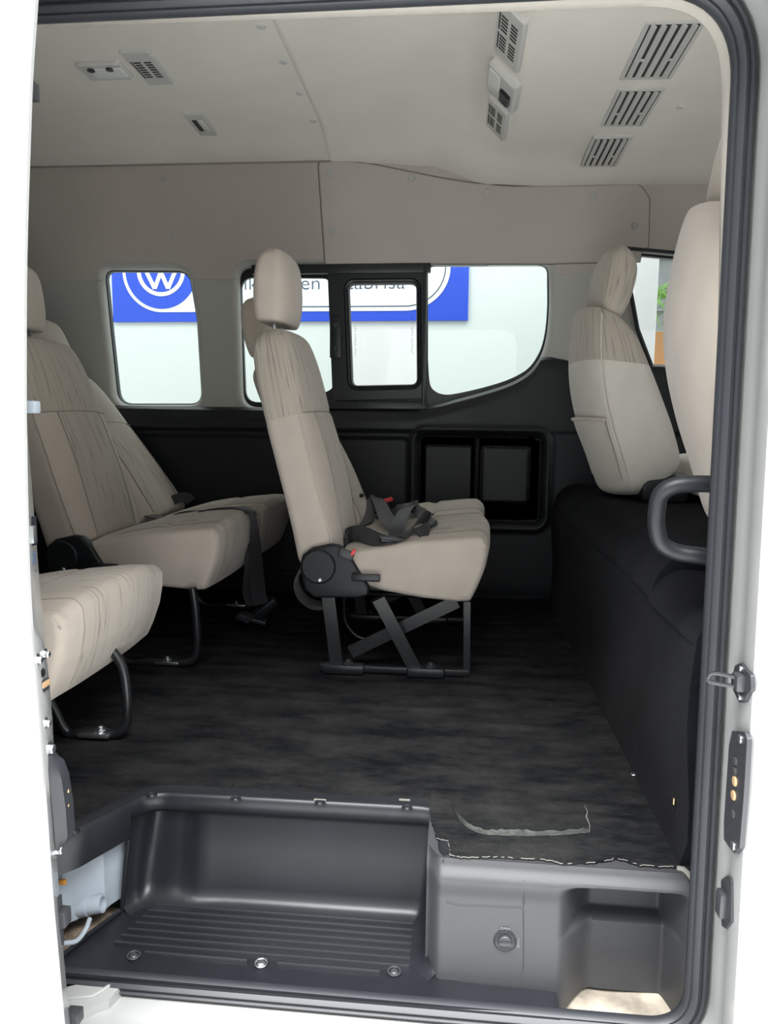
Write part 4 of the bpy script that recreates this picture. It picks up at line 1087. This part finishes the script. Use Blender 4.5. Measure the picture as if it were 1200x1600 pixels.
for a, b in ((1163, 1046), (1162, 1089)):
    c2_ = rv(a, b); bm = bmesh.new(); disc(bm, c2_+V3((-.003, 0, 0)), (-1, 0, 0), .0048, .004, 14, .001); part('screw', bm, 'steel', r)
r = thing('contact_plate', 'long black contact plate with two copper pads on the door pillar', 'contact plate', rv(1157, 1240))
pl = [Vector((p.y, p.z)) for p in [rv(a, b) for a, b in [(1150, 1142), (1170, 1144), (1174, 1155), (1169, 1240), (1162, 1325), (1154, 1334), (1147, 1326), (1137, 1312), (1137, 1285), (1145, 1165)]]]
pl = round_poly(pl, .003, 3); bm = bmesh.new(); prism(bm, pl, lambda y, z: V3((RX+.001, y, z)), lambda y, z: V3((RX-.005, y, z))); part('plate', bm, 'bracket_black', r)
for (a, b, m, nm, rr) in [(1163, 1155, 'steel', 'screw', .006), (1152, 1322, 'steel', 'screw', .006), (1155, 1221, 'copper_pad', 'contact', .0065), (1153, 1243, 'copper_pad', 'contact', .0065), (1156, 1190, 'slot_dark', 'socket', .0055), (1155, 1205, 'slot_dark', 'socket', .0055), (1152, 1272, 'slot_dark', 'socket', .0055)]:
    c = rv(a, b); bm = bmesh.new(); disc(bm, c+V3((-.0045, 0, 0)), (-1, 0, 0), rr, .0025, 16, .0008); part(nm, bm, m, r)
r = thing('door_bumper', 'small dark guide block low on the white door pillar', 'guide block', rv(1137, 1411))
pl = [Vector((p.y, p.z)) for p in [rv(a, b) for a, b in [(1140, 1368), (1146, 1374), (1146, 1440), (1138, 1451), (1131, 1447), (1130, 1375)]]]
bm = bmesh.new(); prism(bm, round_poly(pl, .003, 3), lambda y, z: V3((RX+.001, y, z)), lambda y, z: V3((RX-.003, y, z))); part('plate', bm, 'bracket_black', r)
a_, b_ = rv(1136, 1392), rv(1134, 1432); bm = bmesh.new(); box(bm, ((a_.x-.006), (a_.y+b_.y)/2, (a_.z+b_.z)/2), (.012, .020, a_.z-b_.z), .004); part('block', bm, 'bracket_black', r)

# ================================================================== SLIDING DOOR (open, at the left)
r = thing('sliding_door', 'white sliding door pushed open at the left edge, its hardware on the narrow edge', 'door', (-.8, .88, .4))
rowsO = [(-150, 62), (0, 55), (100, 48), (200, 44), (400, 38), (600, 37), (700, 38), (800, 40), (900, 43), (1000, 49), (1100, 58), (1200, 65), (1300, 72), (1400, 79), (1500, 88), (1600, 97), (1700, 106)]
rowsI = [(-150, 63), (0, 57), (100, 49), (200, 45), (400, 40), (600, 41), (700, 48), (800, 56), (900, 64), (1000, 73), (1100, 83), (1200, 88), (1300, 91), (1400, 95), (1500, 103), (1600, 112), (1700, 121)]
YO, YI = .800, .868
def door_pt(rows, k, Y): return atY(rows[k][1], rows[k][0], Y)
bm = bmesh.new(); rings = []
Oo = smooth_path([door_pt(rowsO, k, YO) for k in range(len(rowsO))], 4); Ii = smooth_path([door_pt(rowsI, k, YI) for k in range(len(rowsI))], 4)
for a, b in zip(Oo, Ii):
    rings.append([V3((-1.6, YO, a.z)), V3((a.x-.006, YO, a.z)), V3((a.x-.001, YO+.002, a.z)), V3((a.x, YO+.006, a.z)), V3((b.x, YI-.004, b.z)), V3((b.x-.003, YI, b.z)), V3((b.x-.02, YI+.0, b.z)), V3((-1.6, YI, b.z))])
loft(bm, rings, True, True, True); part('door_panel', bm, 'white_paint', r, angle=35)
def on_edge(px, py):
    # point on the narrow edge face, by the fraction across it
    import bisect
    ys = [q[0] for q in rowsO]; k = max(0, min(len(ys)-2, bisect.bisect(ys, py)-1)); t = (py-ys[k])/(ys[k+1]-ys[k])
    xo = rowsO[k][1]+(rowsO[k+1][1]-rowsO[k][1])*t; xi = rowsI[k][1]+(rowsI[k+1][1]-rowsI[k][1])*t
    s = (px-xo)/max(xi-xo, .5); Y = YO+(YI-YO)*max(0, min(1.3, s)); return atY(px, py, Y)
def edge_box(name, px, py, s, m, off=0, bev=.002, label=None):
    c = on_edge(px, py)+V3((off, 0, 0)); bm = bmesh.new(); box(bm, c, s, bev); return part(name, bm, m, r, label)
def edge_bolt(px, py, rr=.007, m='steel', h=.006):
    c = on_edge(px, py); bm = bmesh.new(); disc(bm, c-V3((.002, 0, 0)), (1, 0, 0), rr*1.3, .004, 16, .001); disc(bm, c+V3((.002, 0, 0)), (1, 0, 0), rr*.75, h, 6, .001); part('bolt', bm, m, r)
edge_box('roller_stop', 47, 143, (.012, .014, .020), 'bracket_black', .002)
edge_box('roller_stop', 42, 636, (.016, .014, .015), 'primer_metal', .006)
edge_box('latch_slot', 49, 830, (.004, .018, .036), 'frame_black', .001)
edge_box('latch_tongue', 49, 835, (.006, .008, .022), 'steel', .002)
# child-lock pictogram: two small marks in a frame
c = on_edge(50, 872); bm = bmesh.new()
for dz in (-.0075, .0, .0075): box(bm, c+V3((.001, 0, dz)), (.0012, .011, .0009))
for dy in (-.005, .005): box(bm, c+V3((.001, dy, 0)), (.0012, .0009, .016))
box(bm, c+V3((.001, .0, .0036)), (.0012, .004, .003)); box(bm, c+V3((.001, .001, -.0036)), (.0012, .003, .003)); part('lock_pictogram', bm, 'sign_ink', r, smooth=False)
for a, b in ((56, 1031), (68, 1022), (69, 1130)): edge_bolt(a, b, .006)
edge_box('latch_slot', 64, 1052, (.004, .012, .010), 'frame_black', .001); edge_box('latch_slot', 66, 1072, (.004, .026, .016), 'bracket_black', .001); edge_box('latch_tongue', 67, 1068, (.006, .018, .009), 'copper_pad', .002)
edge_bolt(75, 1170, .008); edge_bolt(89, 1327, .008)
c0 = on_edge(76, 1178); c1_ = on_edge(90, 1325)
bm = bmesh.new(); rings = []
for t, w, d_ in ((0, .012, .006), (.05, .018, .008), (.10, .026, .012), (.25, .030, .016), (.55, .032, .018), (.85, .032, .017), (.95, .026, .012), (1, .014, .006)):
    c = c0.lerp(c1_, t); rings.append([c+V3((-.003, -w*.5, 0)), c+V3((d_*.45, -w*.5, 0)), c+V3((d_, -w*.1, 0)), c+V3((d_, w*.5, 0)), c+V3((-.003, w*.5, 0))])
loft(bm, rings, True, True, True); cb = part('contact_block', bm, 'rubber', r, angle=30)
for b in (1235, 1257):
    bm = bmesh.new(); c = atY(97, b, .855); disc(bm, c, (1, 0, 0), .0028, .010, 10, .0008); part('contact_pin', bm, 'brass', cb)
edge_box('roller_stop', 93, 1432, (.018, .018, .022), 'bracket_black', .003); edge_box('latch_slot', 93, 1440, (.004, .014, .070), 'bracket_black', .0)
edge_box('roller_stop', 113, 1588, (.020, .02, .018), 'bracket_black', .002)
# lower arm of the sliding door
bm = bmesh.new(); q = [(100, 1545), (140, 1535), (165, 1516), (197, 1518), (190, 1540), (170, 1565), (135, 1580), (100, 1592)]
pts = [atZ(a, b, -.205) for a, b in q]; poly = round_poly([Vector((p.x, p.y)) for p in pts], .008, 4)
prism(bm, poly, lambda x, y: V3((x, y, -.203)), lambda x, y: V3((x, y, -.222))); ra = part('roller_arm', bm, 'white_paint', r, 'pressed-steel roller arm at the step')
c = atZ(170, 1532, -.202); bm = bmesh.new(); disc(bm, c-V3((0, 0, .001)), (0, 0, 1), .010, .004, 16, .002); part('bolt', bm, 'white_paint', ra)
bm = bmesh.new(); tube(bm, [atZ(105, 1560, -.202), atZ(145, 1556, -.202), atZ(172, 1540, -.202), atZ(182, 1522, -.202)], .003, 6); part('rib', bm, 'white_paint', ra)
# sill
bm = bmesh.new(); rings = []
for y, z in ((.982, -.222), (.975, -.222), (.965, -.226), (.95, -.240), (.935, -.243), (.90, -.245), (.885, -.255), (.88, -.40)):
    rings.append([V3((-.9, y, z)), V3((.36, y, z))])
loft(bm, rings, False); o = obj('trim_8', bm, 'white_paint', angle=30); tag(o, kind='structure')

bm = bmesh.new(); grid(bm, 4, 4, lambda a, b: V3((-.72+a*1.1, .98+b*.12, -.246))); o = obj('trim_11', bm, 'frame_black'); tag(o, kind='structure')

# ================================================================== SEAT BELTS
from mathutils.bvhtree import BVHTree
def tree_of(root):
    V, Fc = [], []
    def walk(o, off):
        off = off+Vector(o.location)
        if o.type == 'MESH' and o.name.startswith(('seat_cushion', 'backrest')):
            b = len(V); V.extend([v.co+off for v in o.data.vertices]); Fc.extend([[b+k for k in p.vertices] for p in o.data.polygons])
        for c in bpy.data.objects:
            if c.parent == o: walk(c, off)
    walk(root, Vector((0, 0, 0)))
    return BVHTree.FromPolygons(V, Fc)
Tm, Tr = tree_of(mid), tree_of(rear)
def on(tree, px, py, off=.004, fallback=2.2):
    """place on the seat surface seen at a frame position"""
    d = ray(px, py).normalized(); h = tree.ray_cast(ORG, d)
    if h[0] is None: return atY(px, py, fallback)
    n = h[1] if h[1].dot(d) < 0 else -h[1]
    return h[0]+n*off
def lay(tree, p, off=.004):
    """drop a point onto the seat from above"""
    h = tree.ray_cast(Vector(p)+V3((0, 0, .5)), V3((0, 0, -1)))
    return (h[0]+V3((0, 0, off))) if h[0] is not None else Vector(p)
def Pm(px, py, Y): return atY(px, py, Y)
def tilt(ax, ay, az): return Matrix.Rotation(az, 3, 'Z') @ Matrix.Rotation(ay, 3, 'Y') @ Matrix.Rotation(ax, 3, 'X')
def laid_belt(tree, a, b, n, w, extra, off=.004):
    """webbing resting on the cushion between two places, then following extra points"""
    P = [lay(tree, a.lerp(b, k/n), off) for k in range(n+1)]+list(extra); S = []
    d = (b-a).normalized(); s = V3((-d.y, d.x, 0))
    return P, [s]*(n+1)
# rear bench: strap lies across the seat, over the front edge, down to the floor
r = thing('seat_belt', 'black belt lying across the rear bench and hanging over its front edge to the floor', 'seat belt', Pm(400, 960, 2.4))
a, b = on(Tr, 232, 806), on(Tr, 375, 795); fx = b.x
edge_ = on(Tr, 386, 806); yb = edge_.y
ex = [edge_+V3((.012, -.0, .004)), V3((edge_.x+.016, yb+.01, .33)), Pm(400, 868, yb+.03), Pm(403, 920, yb+.05), Pm(408, 944, yb+.06)]
P, S = laid_belt(Tr, a, b, 8, .046, ex)
bm = bmesh.new(); ribbon(bm, P, S+[(0, 1, 0), (.2, 1, 0), (.5, .85, 0), (.8, .5, 0), (.9, .3, 0)], .046); part('webbing', bm, 'strap', r)
bm = bmesh.new(); ribbon(bm, [Pm(394, 850, yb+.03), Pm(392, 890, yb+.04), Pm(389, 925, yb+.06), Pm(396, 946, yb+.07)], [(.8, .5, 0), (.9, .3, 0), (1, .2, 0), (1, 0, 0)], .040); part('webbing', bm, 'strap', r)
bm = bmesh.new(); box(bm, Pm(415, 950, yb+.07), (.085, .03, .03), .005, tilt(.3, -.65, .2)); part('buckle', bm, 'frame_black', r)
bm = bmesh.new(); box(bm, Pm(395, 966, yb+.08), (.09, .035, .014), .004, tilt(.1, .3, .1)); part('adjuster', bm, 'bracket_black', r)
bm = bmesh.new(); box(bm, Pm(384, 964, yb+.07), (.05, .045, .008), .003, tilt(.3, .2, -.4)); part('tongue', bm, 'bracket_black', r)
# a second strap end tucked at the base of the far rear backrest
c0 = on(Tr, 272, 787, .012)
r = thing('seat_belt', 'short black belt end tucked at the foot of the far rear backrest', 'seat belt', c0)
bm = bmesh.new(); ribbon(bm, [c0+V3((-.03, .0, .0)), c0+V3((0, .01, .015)), c0+V3((.03, .02, .018)), c0+V3((.045, .02, .004))], [(.2, .3, 1)]*4, .035); part('webbing', bm, 'strap', r)
# middle bench: tangled lap belts; heights are taken from the cushion they rest on
M = lambda px, py, up=.004: on(Tm, px, py, .003)+V3((0, 0, up))
r = thing('seat_belt', 'tangled black lap belt folded on the middle bench cushion, with metal adjuster', 'seat belt', M(620, 830))
bm = bmesh.new()
ribbon(bm, [M(537, 850, .0), M(548, 848, .020), M(565, 848, .020), M(588, 850, .010), M(605, 850, .006), M(625, 846, .006)], [(.1, .2, 1), (.1, .3, 1), (.0, .5, .9), (0, .8, .5), (0, 1, .2), (0, 1, .1)], .044)
part('webbing', bm, 'strap', r)
bm = bmesh.new()
ribbon(bm, [M(618, 846, .006), M(624, 830, .022), M(634, 815, .032), M(644, 806, .026), M(656, 806, .012), M(666, 820, .005)], [(1, .2, 0), (1, .1, .1), (1, -.1, .2), (.8, .5, .3), (.3, 1, .2), (.2, 1, .1)], .040)
part('webbing', bm, 'strap', r)
bm = bmesh.new()
ribbon(bm, [M(628, 846, .008), M(642, 836, .016), M(658, 824, .024), M(672, 822, .020), M(670, 832, .008), M(650, 838, .006)], [(.8, .3, .5), (.7, .3, .6), (.3, .4, .8), (.1, .6, .7), (.1, .7, .5), (.1, .7, .3)], .034)
part('webbing', bm, 'strap', r)
bm = bmesh.new(); box(bm, M(606, 850, .010), (.042, .045, .008), .003, tilt(.1, .05, .3)); part('adjuster', bm, 'frame_black', r)
bm = bmesh.new(); box(bm, M(676, 824, .010), (.026, .03, .016), .004, tilt(0, -.3, .2)); part('tongue', bm, 'bracket_black', r)
r = thing('seat_belt', 'black belt rising from the gap between the middle bench backrests', 'seat belt', M(590, 812))
bm = bmesh.new()
ribbon(bm, [M(572, 822, .0), M(578, 812, .025), M(586, 804, .055), M(594, 806, .040), M(604, 822, .022), M(620, 832, .012)], [(.6, .5, .4), (.8, .5, .2), (1, .3, 0), (1, .2, .1), (.9, 0, .4), (.8, 0, .5)], .042)
part('webbing', bm, 'strap', r)
bm = bmesh.new()
ribbon(bm, [M(590, 812, .015), M(608, 812, .018), M(628, 808, .020), M(648, 800, .018), M(642, 794, .010), M(618, 797, .006)], [(.2, .6, .8), (.2, .6, .8), (.1, .8, .6), (.1, 1, .3), (.1, 1, .2), (.2, .8, .3)], .034)
part('webbing', bm, 'strap', r)
c0 = M(596, 800, .022)
r = thing('belt_buckle', 'black belt buckle with a red release button between the middle bench seats', 'buckle', c0)
bm = bmesh.new(); box(bm, c0, (.055, .03, .035), .006, tilt(0, -.4, .2)); part('housing', bm, 'frame_black', r)
bm = bmesh.new(); box(bm, c0+V3((.024, -.004, .020)), (.036, .026, .014), .004, tilt(0, -.25, .2)); part('release_button', bm, 'red_plastic', r)
c0 = Pm(541, 866, 1.838)
r = thing('belt_buckle', 'black belt buckle with a red edge beside the recliner cover of the middle bench', 'buckle', c0)
bm = bmesh.new(); box(bm, c0, (.040, .022, .022), .004, tilt(0, .3, .1)); part('housing', bm, 'bracket_black', r)
bm = bmesh.new(); box(bm, c0+V3((.018, 0, .006)), (.008, .022, .016), .002, tilt(0, .6, .1)); part('release_button', bm, 'red_plastic', r)

# ================================================================== SHOWROOM OUTSIDE
GZ = -.58
bm = bmesh.new(); box(bm, (0, 1, GZ-.03), (24, 16, .06)); o = obj('floor', bm, 'floor_tile', smooth=False); o.name = 'floor'; tag(o, kind='structure')
SWY = 5.0
bm = bmesh.new(); box(bm, (-3.08, SWY+.1, 1.7), (8.3, .2, 4.6)); o = obj('wall_back', bm, 'wall_white', smooth=False); tag(o, kind='structure')
bm = bmesh.new(); box(bm, (1.03, SWY-.45, 1.7), (.13, .3, 4.6), .01); o = obj('showroom_column', bm, 'wall_white'); tag(o, 'white square column outside the driver window', 'column')
# sign
r = thing('wall_sign', 'blue dealer sign on the white wall, seen through the side windows', 'sign', (-1.2, SWY, 1.3))
def sg(px, py): q = atY(px, py, SWY-.02); return Vector((q.x, q.z))
a, b = sg(177, 503), sg(731, 501); topz = 1.992
bm = bmesh.new(); box(bm, ((a.x+b.x)/2, SWY-.01, (a.y+topz)/2), (b.x-a.x, .02, topz-a.y)); part('board', bm, 'sign_blue', r, smooth=False)
mid_z = 1.656; PR = .272; cl = -2.023; cxr_ = -.37
def capsule(x0, x1, rr, n=40, st=1.08):
    return [Vector((x1+st*rr*math.sin(PI*k/n), mid_z-rr*math.cos(PI*k/n))) for k in range(n+1)]+[Vector((x0-rr*math.sin(PI*k/n), mid_z+rr*math.cos(PI*k/n))) for k in range(n+1)]
bm = bmesh.new(); xz_prism(bm, capsule(cl, cxr_, PR), SWY-.024, SWY-.02); part('pill', bm, 'sign_white', r, smooth=False)
bm = bmesh.new(); cp = capsule(cl+.5, cxr_, PR-.030)[:41]; cp = [Vector((cl+.35, cp[0].y))]+cp+[Vector((cl+.35, cp[-1].y))]
tube(bm, [V3((p.x, SWY-.026, p.y)) for p in cp], .0035, 5); part('outline', bm, 'sign_ink', r)
def ngon(cx, cz, rr, n=64): return [Vector((cx+rr*math.cos(2*PI*k/n), cz+rr*math.sin(2*PI*k/n))) for k in range(n)]
bm = bmesh.new(); xz_prism(bm, ngon(cl, mid_z, PR-.022), SWY-.028, SWY-.024); part('roundel', bm, 'sign_blue', r, smooth=False)
em = bmesh.new(); dep = [0]
A, B = ngon(cl, mid_z, .168), ngon(cl, mid_z, .142)
loft(em, [[V3((p.x, y, p.y)) for p in q] for q, y in ((A, SWY-.028), (A, SWY-.032), (B, SWY-.032), (B, SWY-.028))])
def stroke(p, q, w=.026):
    p, q = Vector(p)+Vector((cl, mid_z)), Vector(q)+Vector((cl, mid_z)); d = (q-p).normalized(); n = Vector((-d.y, d.x))*w/2
    dep[0] += .0004; xz_prism(em, [p+n, q+n, q-n, p-n], SWY-.0325-dep[0], SWY-.028)
for p, q in [((-.133, .062), (-.046, -.118)), ((-.046, -.118), (.002, -.004)), ((-.002, -.004), (.048, -.118)), ((.048, -.118), (.133, .062)), ((-.066, .134), (-.006, .016)), ((.066, .134), (.006, .016))]: stroke(p, q)
part('emblem', em, 'sign_white', r, smooth=False)
# lettering: fitted between its visible ends
cu = bpy.data.curves.new('t', 'FONT'); cu.body = 'Volkswagen Estabrisa'; cu.size = .128; o = bpy.data.objects.new('t', cu); C.objects.link(o)
me = bpy.data.meshes.new_from_object(o.evaluated_get(bpy.context.evaluated_depsgraph_get())); w_ = max(v.co.x for v in me.vertices)-min(v.co.x for v in me.vertices); bpy.data.objects.remove(o)
k_ = 1.255/w_
text('Volkswagen Estabrisa', .128, lambda x, y, z: V3((-1.625+x*k_, SWY-.0262-z, 1.525+y)), 'lettering', 'sign_ink', r, align='LEFT', off=-.0014)
# world beyond the column: a palm, a pale building and an orange kerb post
bm = bmesh.new(); box(bm, (3.6, 9.5, 1.2), (4.2, .3, 3.6)); 
for k in range(6): box(bm, (2.2+k*.5, 9.32, 1.4), (.03, .04, 2.6))
for k in range(5): box(bm, (3.4, 9.32, .2+k*.6), (3.4, .04, .03))
o = obj('neighbour_building', bm, 'stucco', smooth=False); tag(o, 'pale grey building with a grid front far outside the driver window', 'building')
r = thing('potted_palm', 'bright green palm standing outside the driver window', 'palm', (1.92, 7.0, GZ))
bm = bmesh.new(); tube(bm, smooth_path([V3((1.92, 7, GZ)), V3((1.94, 7, .6)), V3((1.92, 7, 1.7))], 6), [.07]*13, 10); part('trunk', bm, 'pot', r)
random.seed(11)
bm = bmesh.new()
for k in range(13):
    a = 2*PI*k/13; L = random.uniform(.8, 1.15); dr = random.uniform(.2, .8); st0 = V3((1.92, 7, 1.75))
    P = [st0+V3((math.cos(a)*L*t, math.sin(a)*L*t*.7, .55*t-dr*1.3*t*t)) for t in [i/8 for i in range(9)]]
    tube(bm, P, [.010*(1-i/9) + .002 for i in range(9)], 5)
    for i in range(1, 9):
        for s in (-1, 1):
            t = (P[min(i+1, 8)]-P[i-1]).normalized(); side = t.cross(V3((0, 0, 1))).normalized()*s
            q = P[i]+side*.26*(1-abs(i-4)/6)+t*.12-V3((0, 0, .08)); w = t*.018
            vs = [bm.verts.new(x) for x in (P[i]-w, q, P[i]+w, P[i]+V3((0, 0, .006)))]
            bm.faces.new((vs[0], vs[1], vs[3])); bm.faces.new((vs[3], vs[1], vs[2])); bm.faces.new((vs[0], vs[2], vs[1]))
part('fronds', bm, 'leaf', r, smooth=False)
bm = bmesh.new(); box(bm, (1.87, 7.4, .47), (.12, .16, 2.1), .02); o = obj('bollard', bm, 'orange_plastic', org=(1.87, 7.4, GZ)); tag(o, 'orange post low outside the driver window', 'post')
